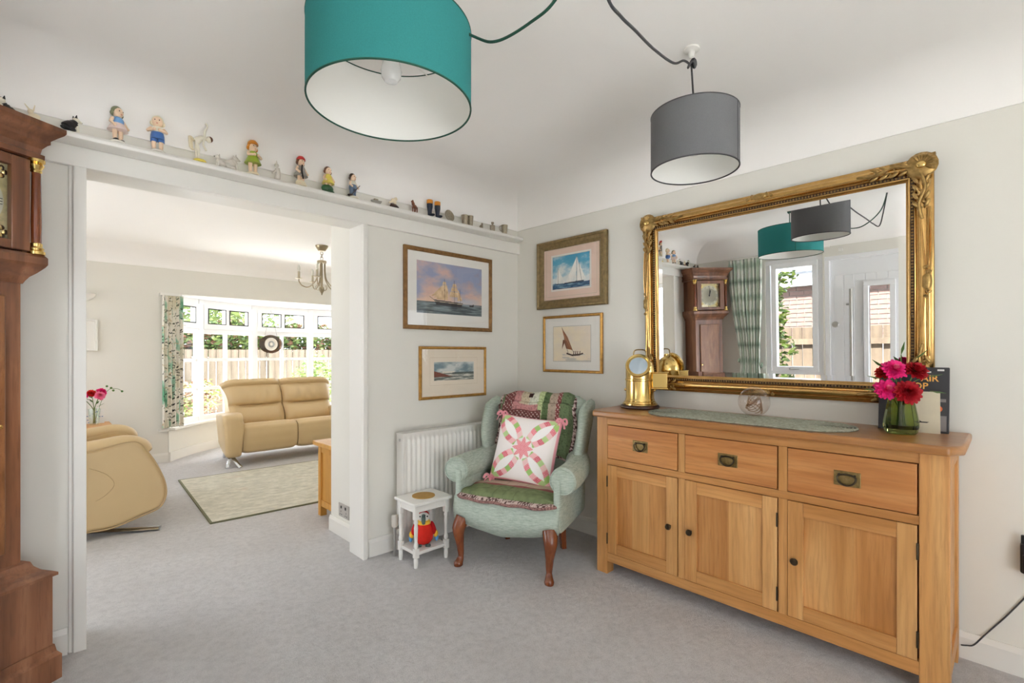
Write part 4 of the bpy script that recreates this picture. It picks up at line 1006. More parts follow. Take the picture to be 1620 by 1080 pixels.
MB().lathe([(0.014, 0.058), (0.018, 0.064), (0.018, 0.12), (0.015, 0.128), (0.001, 0.13)], 18, c=(-rw/2-0.035, -0.055, 0)).build('valve_head', M['clay'], vl_)

# ------------------------------------------------------------------ little white stool table
st = thing('stool_table', 'small white painted side table with turned legs beside the armchair', 'side table', (-0.985, -0.233, 0))
lx, ly = 0.10, 0.077
lp = MB(); lp.lathe([(0.010, 0.0), (0.0125, 0.025), (0.012, 0.05), (0.008, 0.055)], 14)
lp.box(-0.0125, 0.0125, -0.0125, 0.0125, 0.055, 0.105)
lp.lathe([(0.008, 0.105), (0.013, 0.118), (0.0115, 0.128), (0.0085, 0.14), (0.010, 0.18), (0.0115, 0.215), (0.009, 0.235), (0.013, 0.247), (0.0095, 0.256), (0.009, 0.262)], 14)
lp.box(-0.0125, 0.0125, -0.0125, 0.0125, 0.262, 0.338)
l0 = lp.build('leg', M['gloss'], st, smooth=40); l0.location = (-lx, -ly, 0)
for sx, sy in ((1, -1), (-1, 1), (1, 1)): linked(l0, (sx*lx, sy*ly, 0), st)
for s in (-1, 1):
    box('apron', -lx+0.012, lx-0.012, s*ly-0.006, s*ly+0.006, 0.298, 0.338, M['gloss'], st); box('apron', s*lx-0.006, s*lx+0.006, -ly+0.012, ly-0.012, 0.298, 0.338, M['gloss'], st)
box('lower_shelf', -lx-0.004, lx+0.004, -ly-0.004, ly+0.004, 0.066, 0.084, M['gloss'], st, bevel=0.003)
box('table_top', -0.128, 0.128, -0.105, 0.105, 0.338, 0.355, M['gloss'], st, bevel=0.004)
M['cork'] = plain('gold_cork', L(176, 134, 58), 0.6, vary=0.1, vs=60)
ct = MB(); ct.lathe([(0.064, 0), (0.064, 0.004), (0.001, 0.004)], 40); tag(ct.build('coaster', M['cork'], loc=(-0.985, -0.233, 0.355)), 'round gold brown coaster on the white side table', 'coaster')
# plush parrot on the lower shelf
pa = thing('plush_parrot', 'red plush parrot with yellow and blue wings sitting under the white side table', 'soft toy', (-0.985, -0.235, 0.084), math.radians(-35)); pa.scale = (1.12, 1.05, 1.0)
M['plush_red'] = plain('red_plush', L(218, 40, 24), 0.95, bmp=(300, 0.3), vary=0.08, vs=40); M['plush_dred'] = plain('deep_red_plush', L(190, 16, 22), 0.95, bmp=(300, 0.3))
M['plush_yel'] = plain('yellow_plush', L(246, 196, 66), 0.95); M['plush_blue'] = plain('blue_plush', L(92, 160, 216), 0.95); M['plush_wht'] = plain('white_plush', L(236, 232, 224), 0.95); M['plush_gry'] = plain('grey_green_plush', L(86, 104, 98), 0.95)
b = MB(); b.lathe([(0.001, 0.004), (0.030, 0.006), (0.046, 0.03), (0.048, 0.06), (0.042, 0.09), (0.032, 0.115), (0.024, 0.125), (0.001, 0.13)], 24); b.build('body', M['plush_red'], pa)
MB().lathe([(0.024, 0.112), (0.034, 0.116), (0.033, 0.128), (0.026, 0.136)], 20).build('ruff', M['plush_yel'], pa)
hd2 = MB(); hd2.ell((0, -0.002, 0.152), (0.029, 0.028, 0.030), 16, 10); hdp = hd2.build('head', M['plush_wht'], pa)
MB().ell((0, 0.006, 0.160), (0.028, 0.026, 0.026), 14, 9).build('crown', M['plush_dred'], hdp)
MB().tube(spline([(0, -0.026, 0.168), (0, -0.044, 0.160), (0, -0.046, 0.138), (0, -0.036, 0.128)]), [0.010]*8+[0.011]*8+[0.009]*8+[0.004], 10).build('beak', M['plush_gry'], hdp)
for s in (-1, 1):
    MB().ell((s*0.018, -0.024, 0.162), 0.004, 8, 6).build('eye', M['ink'], hdp)
    wg = MB(); wg.ell((s*0.050, 0.004, 0.08), (0.012, 0.024, 0.046), 12, 9, rot=Matrix.Rotation(-s*0.25, 4, 'Y')); wng = wg.build('wing', M['plush_dred'], pa)
    MB().ell((s*0.060, 0.002, 0.054), (0.0125, 0.022, 0.020), 12, 8).build('wing_band', M['plush_yel'], wng); MB().ell((s*0.064, 0.004, 0.032), (0.010, 0.018, 0.020), 12, 8).build('wing_tip', M['plush_blue'], wng)
    ft = MB()
    for k in (-1, 0, 1): ft.ell((s*0.022+k*0.008, -0.044, 0.007), (0.006, 0.016, 0.007), 8, 6)
    ft.build('foot', M['plush_gry'], pa)
tl = MB(); tl.ell((0, 0.052, 0.02), (0.016, 0.03, 0.014), 12, 8); tl.build('tail', M['plush_blue'], pa)

# ------------------------------------------------------------------ wing armchair
ac = thing('wing_armchair', 'sage green wing armchair with cabriole legs in the corner', 'armchair', (-0.80, -0.69, 0), math.radians(-68.56))
F_ = M['chairfab']
def rbox(name, x0, x1, y0, y1, z0, z1, mat, parent, r=0.03, seg=4, sub=0, puff=0.0):
    """soft box: bevelled, faces puffed outwards"""
    n = 6; mb = MB(); cx, cyy, cz = (x0+x1)/2, (y0+y1)/2, (z0+z1)/2; hx, hy, hz = (x1-x0)/2, (y1-y0)/2, (z1-z0)/2
    bm = bmesh.new(); bmesh.ops.create_cube(bm, size=2.0); bmesh.ops.subdivide_edges(bm, edges=bm.edges, cuts=7, use_grid_fill=True)
    for v in bm.verts:
        c = v.co.copy(); p = Vector((c.x*hx, c.y*hy, c.z*hz))
        # rounded box mapping
        q = Vector((max(-hx+r, min(hx-r, p.x)), max(-hy+r, min(hy-r, p.y)), max(-hz+r, min(hz-r, p.z)))); d = p-q
        if d.length > 1e-9: p = q+d.normalized()*r
        if puff:
            for a, b_, k in ((0, 1, 2), (1, 2, 0), (0, 2, 1)):
                if abs(c[k]) > 0.99: p[k] += (1 if c[k] > 0 else -1)*puff*(1-c[a]**2)*(1-c[b_]**2)
        v.co = p+Vector((cx, cyy, cz))
    me = bpy.data.meshes.new(name); bm.to_mesh(me); bm.free(); me.materials.append(mat)
    me.polygons.foreach_set('use_smooth', [True]*len(me.polygons))
    o = bpy.data.objects.new(name, me); COL.objects.link(o); o.parent = parent
    md = o.modifiers.new('sub', 'SUBSURF'); md.levels = 1; md.render_levels = 1
    return o
# seat box with a serpentine apron
ap = MB(); xs = [-0.305+0.61*i/40 for i in range(41)]
def low(x): return 0.235-0.045*math.exp(-(x/0.10)**2)+0.012*math.cos(x*20)
n = len(xs); vs = []
for x in xs:
    yf = 0.0+0.03*(abs(x)/0.305)**2
    for y, z in ((yf, low(x)), (yf-0.012, (low(x)+0.36)/2), (yf, 0.365), (yf+0.025, 0.375)): vs.append((x, y, z))
fs = []
for i in range(n-1):
    for k in range(3): a = i*4+k; fs.append((a, a+4, a+5, a+1))
ap.add(vs, fs); ap.build('front_apron', F_, ac, smooth=60, solid=0.02)
rbox('seat_base', -0.295, 0.295, 0.02, 0.50, 0.235, 0.375, F_, ac, 0.03)
for s in (-1, 1):
    x0, x1 = (0.265, 0.315) if s > 0 else (-0.315, -0.265)
    rbox('side_panel', x0, x1, 0.03, 0.50, 0.235, 0.53, F_, ac, 0.022)
    # rolled arm sweeping back into the wing
    am = MB(); path = spline([(s*0.315, 0.055, 0.508), (s*0.315, 0.2, 0.508), (s*0.30, 0.36, 0.512), (s*0.27, 0.47, 0.53)], 8)
    am.tube(path, [0.072]*len(path), 22); o = am.build('arm', F_, ac, smooth=50, bevel=0.01)
    fc = MB(); fc.lathe([(0.001, 0.0), (0.055, 0.002), (0.066, 0.010)], 24, c=(s*0.315, 0.041, 0.508), axis='y'); fcp = fc.build('arm_facing', F_, o)
    MB().tube([(s*0.315+0.064*math.cos(t), 0.046, 0.508+0.064*math.sin(t)) for t in [2*PI*k/32 for k in range(32)]], 0.004, 6, closed=True).build('piping', F_, fcp)
    front = MB(); front.prism([(s*0.248, 0.37), (s*0.312, 0.30), (s*0.318, 0.235), (s*0.372, 0.44), (s*0.385, 0.50), (s*0.25, 0.50)], 'y', 0.05, 0.085)
    # wings
    wgm = MB()
    def wing(u, v, s=s):
        z = 0.46+0.425*v*(1-0.10*u*u*v)
        yb = 0.515+0.085*v; fwd = 0.375+0.065*v-0.045*math.sin(PI*v)
        x = s*(0.262+0.055*v+0.022*u*math.sin(PI*min(1, v*1.1)))
        return (x, yb+(fwd-yb)*u, z)
    def wsurf(u, v, s=s):
        k = u*2; side = 1 if k <= 1 else -1; t = k if k <= 1 else 2-k
        x, y, z = wing(t, v); th = 0.034*math.sqrt(max(0.0, 1-(max(0, t-0.6)/0.4)**2))*math.sqrt(max(0.0, 1-(max(0, v-0.88)/0.12)**2))
        return (x+s*side*th, y, z)
    wgm.grid(wsurf, 36, 24, wu=True); wo = wgm.build('wing', F_, ac, smooth=80)
# padded back leaning away, rounded shoulders
def back(u, v):
    a = u*2*PI; ca, sa = math.cos(a), math.sin(a)
    z = 0.36+0.54*v; hw = 0.255+0.045*v; shoulder = math.sqrt(max(0, 1-max(0, (v-0.86)/0.14)**2))
    hw *= (0.80+0.20*shoulder); th = 0.055*(0.3+0.7*shoulder)
    e = 0.5
    x = hw*math.copysign(abs(ca)**e, ca); y = 0.475+0.115*v-0.018*math.sin(PI*v)+th*math.copysign(abs(sa)**e, sa)
    return (x, y, z)
bk = MB(); bk.grid(back, 40, 22, wu=True); b0 = len(bk.v)-40; bk.f.append(tuple(range(b0, b0+40))); bk.m.append(0)
bk.build('backrest', F_, ac, smooth=60)
for s in (-1, 1):
    lg = MB(); path = spline([(s*0.255, 0.03, 0.255), (s*0.268, 0.005, 0.20), (s*0.262, 0.008, 0.12), (s*0.258, 0.012, 0.05), (s*0.264, -0.004, 0.012), (s*0.264, -0.006, 0.0)], 6)
    rr = np.interp(np.linspace(0, 5, len(path)), [0, 1, 2, 3, 4, 5], [0.042, 0.036, 0.022, 0.0155, 0.026, 0.022])
    lg.tube(path, list(rr), 16); lg.build('front_leg', M['mahog'], ac, smooth=60)
    bl = MB(); bl.tube([(s*0.185, 0.43, 0.27), (s*0.185, 0.43, 0.15), (s*0.185, 0.46, 0.0)], [0.028, 0.024, 0.020], 4); bl.build('back_leg', M['mahog'], ac, smooth=0)
# quilted throw over the back and over the seat, one patchwork each
def stripes(x, cols, edges): return np.array(cols, float)[np.clip(np.searchsorted(edges, x), 0, len(cols)-1)]
def throw_paint(x, z, n):
    # x across (-0.3..0.3), z along
    cols = [(118, 134, 100), (124, 74, 72), (196, 142, 140), (200, 186, 160), (212, 214, 196), (190, 204, 150), (96, 116, 78), (178, 160, 142), (138, 78, 76), (110, 128, 92), (96, 110, 80)]
    c = stripes(x, cols, [-0.235, -0.165, -0.12, -0.06, 0.0, 0.035, 0.075, 0.125, 0.15, 0.21])
    m = (np.abs(x+0.1) < 0.13) & (z < 0.10); c[m] = (122, 74, 72)
    m2 = (np.abs(x+0.08) < 0.085) & (z > 0.10) & (z < 0.135); c[m2] = (196, 140, 138)
    dots = (np.sin(x*260)*np.sin(z*260) > 0.62); mm = dots & ((c[:, 0] < 140) & (c[:, 1] < 90)); c[mm] = (226, 200, 190)
    sp = fbm(x*160, z*160, 3) > 0.6; c[sp] = c[sp]*0.82
    m3 = (np.abs(x+0.055) < 0.016) & (np.abs(z-0.195) < 0.016); c[m3] = (70, 46, 44)
    q = np.minimum(np.abs(np.sin(x*60)), np.abs(np.sin(z*60))) < 0.05; c[q] *= 0.92
    return c
def throwfn(u, v):
    # over the top of the back: from behind (v=0) up and down the front (v=1)
    x = -0.255+0.51*u
    L0, L1 = 0.14, 0.50; s_ = -L0+(L0+L1)*v
    zt = 0.905-0.03*max(0, abs(x)-0.18)/0.1; R = 0.06
    if s_ < 0: y = 0.592+0.053+0.012; z = zt-0.05+s_
    else:
        ar = PI*R
        if s_ < ar: a = s_/R; y = 0.590+R*math.cos(a); z = zt-0.055+R*math.sin(a)*1.0
        else:
            d = s_-ar; z = zt-0.055-d; vv = (z-0.36)/0.54; y = 0.475+0.115*vv-0.018*math.sin(PI*vv)-0.055-0.013
    wv = 0.004*math.sin(x*40+z*15)
    return (x+0.01*math.sin(z*20), y+wv*0.4, z+wv)
th = MB(); th.grid(throwfn, 120, 150); tho = th.build('quilted_throw', M['vcol_cloth'], smooth=60, solid=0.012); tho.parent = None
tho.matrix_world = Matrix.Translation((-0.80, -0.69, 0)) @ Matrix.Rotation(math.radians(-68.56), 4, 'Z')
tag(tho, 'patchwork quilt of maroon, pink and green strips draped over the chair back', 'quilt')
co = np.array(th.v); vpar = np.repeat(np.linspace(0, 1, 151), 121); zz = -0.14+0.64*vpar
cc = throw_paint(co[:, 0], 0.33-np.clip(zz-0.0, -0.2, 0.5), len(co))
upar = np.tile(np.linspace(0, 1, 121), 151); eg = (upar < 0.03) | (upar > 0.965) | (vpar > 0.98) | (vpar < 0.02)
ec = np.where((fbm(co[:, 0]*120, zz*120, 5) > 0.5)[:, None], np.array((84, 58, 58.)), np.array((206, 184, 178.))); cc[eg] = ec[eg]; paint(tho, cc)
def seatq(u, v):
    x = -0.285+0.57*u; y = -0.02+0.46*v
    e = min(u, 1-u, 1.2*v)*6; rr = 0.4*(1-v)*(abs(2*u-1)**6)
    z = 0.388+0.030*min(1, e)**0.5*(1-0.2*(2*u-1)**2)+0.004*math.sin(x*40)*math.sin(y*40)
    yy = y+0.05*abs(2*u-1)**5*(1-v)
    if v < 0.06: z -= 0.012
    return (x, yy, z)
sq = MB(); sq.grid(seatq, 110, 90); sqo = sq.build('quilted_seat_pad', M['vcol_cloth'], smooth=60, solid=0.014)
sqo.matrix_world = tho.matrix_world.copy(); tag(sqo, 'green patchwork quilted pad with maroon bound edge on the chair seat', 'seat pad')
co = np.array(sq.v); up_ = np.tile(np.linspace(0, 1, 111), 91); vp = np.repeat(np.linspace(0, 1, 91), 111)
c = flat((122, 134, 96), len(co)); st_ = fbm(co[:, 0]*50, co[:, 1]*50, 7)[:, None]; c = c*(0.85+0.3*st_)
m = (vp > 0.42) & (vp < 0.60); c[m] = (190, 168, 150); m = (vp > 0.36) & (vp <= 0.42); c[m] = (150, 92, 90); m = (vp >= 0.60); c[m] = (150, 160, 120)
q = (np.abs(np.sin(co[:, 0]*50)) < 0.06) | (np.abs(np.sin(co[:, 1]*50)) < 0.06); c[q] *= 0.9
eg = (up_ < 0.03) | (up_ > 0.97) | (vp < 0.04)
ec = np.where((fbm(co[:, 0]*200, co[:, 1]*200, 5) > 0.52)[:, None], np.array((78, 54, 52.)), np.array((198, 176, 168.))); c[eg] = ec[eg]; paint(sqo, c)
# bound edge roll
rl = MB(); rl.tube([seatq(0.0, 1-t) for t in [k/20 for k in range(20)]]+[seatq(t, 0) for t in [k/40 for k in range(41)]]+[seatq(1, t) for t in [k/20 for k in range(1, 21)]], 0.009, 8)
M['binding'] = plain('floral_binding', L(140, 104, 98), 0.9, vary=0.75, vs=110); rl.build('binding', M['binding'], sqo)
# patchwork cushion, bows at its corners
cu = thing('patchwork_cushion', 'pink and green patchwork cushion with a star and ribbon bows on the green armchair', 'cushion')
CM = Matrix.Translation((-0.80, -0.69, 0)) @ Matrix.Rotation(math.radians(-68.56), 4, 'Z') @ Matrix.Translation((0.004, 0.312, 0.600)) @ Matrix.Rotation(math.radians(-20), 4, 'X') @ Matrix.Rotation(math.radians(4), 4, 'Y')
cu.matrix_world = CM
S = 0.198
def cush(side):
    def f(u, v):
        a, b_ = 2*u-1, 2*v-1
        pin = 1-0.10*((1-b_*b_)*abs(a)**8*0.6); pin2 = 1-0.10*((1-a*a)*abs(b_)**8*0.6)
        h_ = 0.055*((1-a**4)*(1-b_**4))**0.55*(1+0.04*math.sin(a*9)*math.cos(b_*7))
        return (S*a*pin, -side*h_, S*b_*pin2)
    return f
def cush_paint(a, b_):
    n = len(a); c = flat((248, 240, 236), n)
    r = np.hypot(a, b_); th_ = np.arctan2(b_, a)
    pal = np.array([(238, 142, 152), (168, 204, 122), (246, 190, 192), (224, 118, 130), (190, 214, 150), (244, 206, 204)], float)
    for sa in (1, -1):
        for sb_ in (1, -1):
            d1 = np.hypot(a-sa, b_); d2 = np.hypot(a, b_-sb_)
            out_ = (d1 < 1.0) & (d2 < 1.0) & (r > 0.30); ins = (d1 < 0.83) & (d2 < 0.83)
            tt = (a*sa+b_*sb_); k = np.floor(tt*4.6).astype(int)+np.where(d1 < d2, 0, 3)
            arcm = out_ & ~ins; c[arcm] = pal[k % 6][arcm]; c[ins] = (252, 248, 245)
    st_ = np.abs(((th_*8/(2*PI)) % 1)-0.5)*2; star = r < (0.17+0.16*st_); c[star] = (238, 152, 158)
    dots = (np.sin(a*90)*np.sin(b_*90) > 0.75) & (c[:, 1] < 200) & (c[:, 0] > 215); c[dots] = (250, 214, 214)
    eg = np.maximum(np.abs(a), np.abs(b_)) > 0.95; c[eg] = (240, 170, 180)
    return c
for side, nm_ in ((1, 'front_cover'), (-1, 'back_cover')):
    g = MB(); g.grid(cush(side), 130, 130); o = g.build(nm_, M['vcol_cloth'], cu, smooth=60)
    u = np.tile(np.linspace(-1, 1, 131), 131); v = np.repeat(np.linspace(-1, 1, 131), 131)
    paint(o, cush_paint(u, v) if side > 0 else flat((238, 190, 196), len(u)))
M['ribbon'] = plain('pink_ribbon', L(236, 160, 170), 0.7)
for sx in (-1, 1):
    for sz in (-1, 1):
        bo = MB(); cx, cz = sx*S*0.97, sz*S*0.97
        for k in (-1, 1):
            pts = [(cx+k*0.030*math.sin(t), -0.012-0.010*math.sin(2*t), cz+0.014*math.sin(2*t)*k) for t in [PI*j/10 for j in range(11)]]
            bo.tube(pts, 0.009, 6, flat=0.25)
            bo.tube([(cx, -0.012, cz), (cx+k*0.018, -0.022, cz-0.02), (cx+k*0.026, -0.018, cz-0.045)], [0.005, 0.008, 0.010], 6, flat=0.25)
        bo.ell((cx, -0.014, cz), 0.008, 8, 6); bo.build('bow', M['ribbon'], cu)
# ------------------------------------------------------------------ on the sideboard
TOP = 0.862
# brass ship's binnacle lantern
la = thing('brass_binnacle_lamp', 'polished brass binnacle lamp with round porthole glass and side lamp box', 'lantern', (-0.165, -1.126, TOP), math.radians(-66))
M['dkwood'] = plain('dark_turned_wood', L(70, 40, 26), 0.35, coat=0.3)
MB().lathe([(0.001, 0), (0.100, 0), (0.106, 0.006), (0.104, 0.014), (0.096, 0.020), (0.001, 0.020)], 44).build('wood_base', M['dkwood'], la)
bd_ = MB(); bd_.lathe([(0.094, 0.020), (0.094, 0.027), (0.088, 0.030), (0.086, 0.037), (0.081, 0.040), (0.079, 0.050), (0.0765, 0.055), (0.0765, 0.15), (0.080, 0.153), (0.080, 0.160), (0.0765, 0.163), (0.0765, 0.20)], 44)
bdo = bd_.build('body', M['brass'], la)
dm_ = MB(); dm_.lathe([(0.0765, 0.20), (0.074, 0.225), (0.064, 0.250), (0.048, 0.268), (0.026, 0.280), (0.012, 0.284), (0.012, 0.292), (0.001, 0.294)], 40); dm_.build('hood', M['brass'], la)
ph = MB(); ph.lathe([(0.058, -0.074), (0.066, -0.080), (0.068, -0.088), (0.064, -0.093), (0.058, -0.092), (0.055, -0.086)], 44, axis='y'); ph.xf(Matrix.Translation((0, 0.012, 0.200)) @ Matrix.Rotation(math.radians(-24), 4, 'X'))
pho = ph.build('porthole_rim', M['brass'], la)
M['lens'] = plain('clouded_lens', L(176, 190, 200), 0.12, spec=0.8)
pg = MB(); pg.lathe([(0.057, -0.082), (0.045, -0.088), (0.025, -0.091), (0.001, -0.092)], 36, axis='y'); pg.xf(Matrix.Translation((0, 0.012, 0.200)) @ Matrix.Rotation(math.radians(-24), 4, 'X')); pg.build('porthole_glass', M['lens'], pho)
bxm = MB(); bxm.box(0.070, 0.148, -0.034, 0.034, 0.115, 0.195); sbx = bxm.build('side_lamp_box', M['brass'], la, bevel=0.003)
MB().box(0.066, 0.152, -0.038, 0.038, 0.108, 0.115).box(0.066, 0.152, -0.038, 0.038, 0.195, 0.200).build('box_rim', M['brass'], sbx, bevel=0.002)
MB().tube(spline([(-0.03, 0, 0.278), (-0.034, 0, 0.30), (-0.026, 0, 0.318), (0, 0, 0.322), (0.026, 0, 0.318), (0.034, 0, 0.30), (0.03, 0, 0.278)]), 0.0035, 8).build('carry_handle', M['brass_old'], la)
for s in (-1, 1): MB().ell((s*0.078, 0, 0.10), (0.008, 0.008, 0.008), 10, 7).build('thumb_screw', M['brass'], la)
# oval woven mat
mt_ = MB(); A, B = 0.445, 0.155
def ov(t, k): 
    c_, s_ = math.cos(t), math.sin(t)
    return (-0.262+B*k*s_, -1.70+(A-B)*(1 if c_ > 0 else -1)*min(1, abs(c_)*1.0)*1.0+0, 0)
def stad(t, k):
    # stadium outline, scaled by rings
    r = B*k; h_ = A-B; P = 2*PI*r+4*h_; d = (t % 1.0)*P
    if d < 2*h_: return (r, -h_+d)
    d -= 2*h_
    if d < PI*r: a = d/r; return (r*math.cos(a), h_+r*math.sin(a))
    d -= PI*r
    if d < 2*h_: return (-r, h_-d)
    d -= 2*h_; a = PI+d/r; return (r*math.cos(a), -h_+r*math.sin(a))
M['straw'] = weave('grey_green_seagrass', L(128, 130, 112), L(164, 166, 148), L(190, 190, 176), (120, 50, 120))
mto = thing('woven_mat', 'long oval grey green woven mat lying on the sideboard', 'mat', (-0.262, -1.70, TOP))
for k in range(12):
    q = MB(); kk = (k+0.6)/12.2
    q.tube([(stad(j/90, kk)[0], stad(j/90, kk)[1], 0.0045) for j in range(90)], [0.0060+0.0012*math.sin(j*1.9) for j in range(90)], 6, closed=True, flat=0.75); q.build('plait', M['straw'], mto)
# blown glass ball
M['clear'] = thin_glass('clear_blown_glass', (0.95, 0.92, 0.90, 1))
gb_ = thing('glass_ball', 'clear blown glass ball with swirls standing on the woven mat', 'ornament', (-0.165, -1.725, TOP+0.0095))
def ballr(r, n=40):
    return [(max(0.001, r*math.sin(PI*k/n)), r-r*math.cos(PI*k/n)) for k in range(n+1)]
bl_ = MB(); bl_.lathe(ballr(0.068), 48)
me_o = bl_.build('shell', M['clear'], gb_, smooth=180)
M['swirl'] = pane_glass('smoky_swirl', L(238, 226, 214), 0.10)
for k in range(7):
    a0 = k*0.9; pts = [(0.034*math.cos(a0+t*5)*(1-0.3*t), 0.034*math.sin(a0+t*5)*(1-0.3*t), 0.028+0.06*t+0.012*math.sin(t*9+k)) for t in [j/24 for j in range(25)]]
    MB().tube(pts, 0.0045, 6, flat=0.4).build('swirl', M['swirl'], gb_)
# green glass vase, water, flowers
M['greenglass'] = solid_glass('olive_green_glass', (0.55, 0.66, 0.24, 1))
VX, VY = -0.21, -2.268
va = thing('green_glass_vase', 'olive green tapered glass vase on the sideboard', 'vase', (VX, VY, TOP))
v_ = MB(); v_.lathe([(0.001, 0.0), (0.044, 0.0), (0.051, 0.008), (0.0555, 0.030), (0.054, 0.050), (0.045, 0.100), (0.037, 0.143), (0.0345, 0.143), (0.042, 0.100), (0.051, 0.050), (0.052, 0.035), (0.045, 0.020), (0.001, 0.018)], 14)
v_.build('vase_body', M['greenglass'], va, smooth=25)
M['petal_pink'] = plain('hot_pink_petal', L(236, 40, 132), 0.6, vary=0.15, vs=60); M['petal_lpink'] = plain('pale_pink_petal', L(246, 130, 170), 0.6); M['petal_red'] = plain('crimson_petal', L(176, 12, 30), 0.6, vary=0.2, vs=60); M['petal_scar'] = plain('scarlet_petal', L(214, 34, 30), 0.6, vary=0.15, vs=60); M['petal_coral'] = plain('coral_petal', L(232, 110, 120), 0.6)
M['stem'] = plain('flower_stem', L(88, 120, 52), 0.6); M['leaf'] = plain('flower_leaf', L(74, 112, 46), 0.5, vary=0.2, vs=30)
def flower(label, base, bloom, r, mat, mat2, seed, axis, foot=(0, 0), layers=9, group=None, curl=0.25):
    R = random.Random(seed); t = thing('cut_flower', label, 'flower', base, 0, 'flowers in the green vase' if base[1] < 0 else 'flowers in the clear vase')
    c = Vector(bloom)-Vector(base); ax = Vector(axis).normalized(); q = ax.to_track_quat('Z', 'Y').to_matrix().to_4x4()
    mb = MB()
    for l in range(layers):
        f = l/(layers-1); n = 9+int(9*(1-f)); rad = r*(1.0-0.62*f); tilt = math.radians(-8+92*f)
        for k in range(n):
            a = 2*PI*k/n+l*0.4+R.uniform(-0.12, 0.12); s = rad*R.uniform(0.88, 1.1); wdt = s*(0.36+0.1*f)
            vs = []
            for (u, v) in ((0.06, 0), (0.45, -1), (0.45, 0), (0.45, 1), (0.8, -0.95), (0.8, 0), (0.8, 0.95), (1.0, -0.45), (1.03, 0.0), (1.0, 0.45)):
                x = u*s; y = v*wdt*0.5; z = curl*s*(u*u)*0.35+0.10*s*abs(v)*u-0.04*s*(1 if v == 0 else 0)
                vs.append(Vector((x*math.cos(tilt)-z*math.sin(tilt)*0.5, y, x*math.sin(tilt)+z*0.8+f*r*0.18)))
            Z = Matrix.Rotation(a, 4, 'Z'); vs = [q @ (Z @ p)+c for p in vs]
            mb.add(vs, [(0, 1, 2), (0, 2, 3), (1, 4, 5, 2), (2, 5, 6, 3), (4, 7, 8, 5), (5, 8, 9, 6)], 1 if (f > 0.72 and mat2 is not mat) else 0)
    mb.build('bloom', [mat, mat2], t, smooth=60)
    st2 = MB(); p0 = Vector((foot[0], foot[1], 0.0)); st2.tube(spline([p0, p0*0.5+Vector((0, 0, c.z*0.5)), c-ax*r*0.12], 6), 0.0028, 6); st2.build('stem', M['stem'], t)
    cal = MB(); cal.lathe([(0.003, -0.02), (r*0.22, -0.008), (r*0.3, 0.004)], 10); cal.xf(Matrix.Translation(c) @ q); cal.build('calyx', M['leaf'], t)
    return t
vb = (VX, VY, TOP+0.022)
flower('round magenta double flower drooping at the front of the green vase', vb, (-0.260, -2.232, 1.028), 0.041, M['petal_pink'], M['petal_lpink'], 1, (-0.75, -0.35, 0.35), (-0.01, 0.01))
flower('upper hot pink double flower rising above the others in the green vase', vb, (-0.240, -2.251, 1.103), 0.041, M['petal_pink'], M['petal_lpink'], 2, (-0.7, -0.4, 0.55), (0, 0.012))
flower('big crimson dahlia facing out over the rim of the green vase', vb, (-0.255, -2.292, 1.022), 0.045, M['petal_red'], M['petal_red'], 3, (-0.8, -0.45, 0.25), (-0.012, -0.01), 9)
flower('crimson dahlia at the back of the green vase near the book', vb, (-0.203, -2.309, 1.098), 0.043, M['petal_red'], M['petal_red'], 4, (-0.4, -0.5, 0.7), (0.01, -0.012), 9)
flower('scarlet flower behind the pink ones in the green vase', vb, (-0.190, -2.219, 1.088), 0.040, M['petal_scar'], M['petal_scar'], 5, (-0.4, 0.3, 0.8), (0.014, 0.006))
def leafmesh(mb, p, d, ln, wd_):
    d = Vector(d).normalized(); s = d.cross(Vector((0, 0, 1))).normalized(); p = Vector(p); u = s.cross(d)
    vs = [p, p+d*ln*0.45+s*wd_/2, p+d*ln, p+d*ln*0.45-s*wd_/2, p+d*ln*0.45-u*wd_*0.15]
    mb.add(vs, [(0, 4, 1), (1, 4, 2), (0, 3, 4), (3, 2, 4)])
sp_ = thing('foliage_spray', 'green leaf sprigs tucked among the flowers in the green vase', 'foliage', vb)
lfm = MB()
for p, d in (((-0.02, 0.05, 0.225), (-0.4, 0.5, 0.5)), ((0.01, -0.07, 0.195), (-0.2, -1, 0.2)), ((-0.03, -0.085, 0.145), (-0.4, -1, -0.1)), ((-0.05, 0.055, 0.185), (-0.6, 0.7, 0.2)), ((0.02, -0.04, 0.260), (0.1, -0.6, 0.6)), ((0.0, 0.0, 0.275), (0.1, -0.2, 1)), ((-0.04, 0.06, 0.145), (-0.5, 1, -0.1))): 
    lfm = MB(); leafmesh(lfm, p, d, 0.05, 0.026); lfm.build('leaf', M['leaf'], sp_, smooth=0, solid=0.0012)
sq_ = MB()
for p in ((-0.02, 0.05, 0.225), (0.01, -0.07, 0.195), (-0.05, 0.055, 0.185), (0.0, 0.0, 0.275)): sq_.tube(spline([(0, 0, 0.0), (p[0]*0.4, p[1]*0.3, 0.15), p], 6), 0.0018, 5)
sq_.build('stem', M['stem'], sp_)
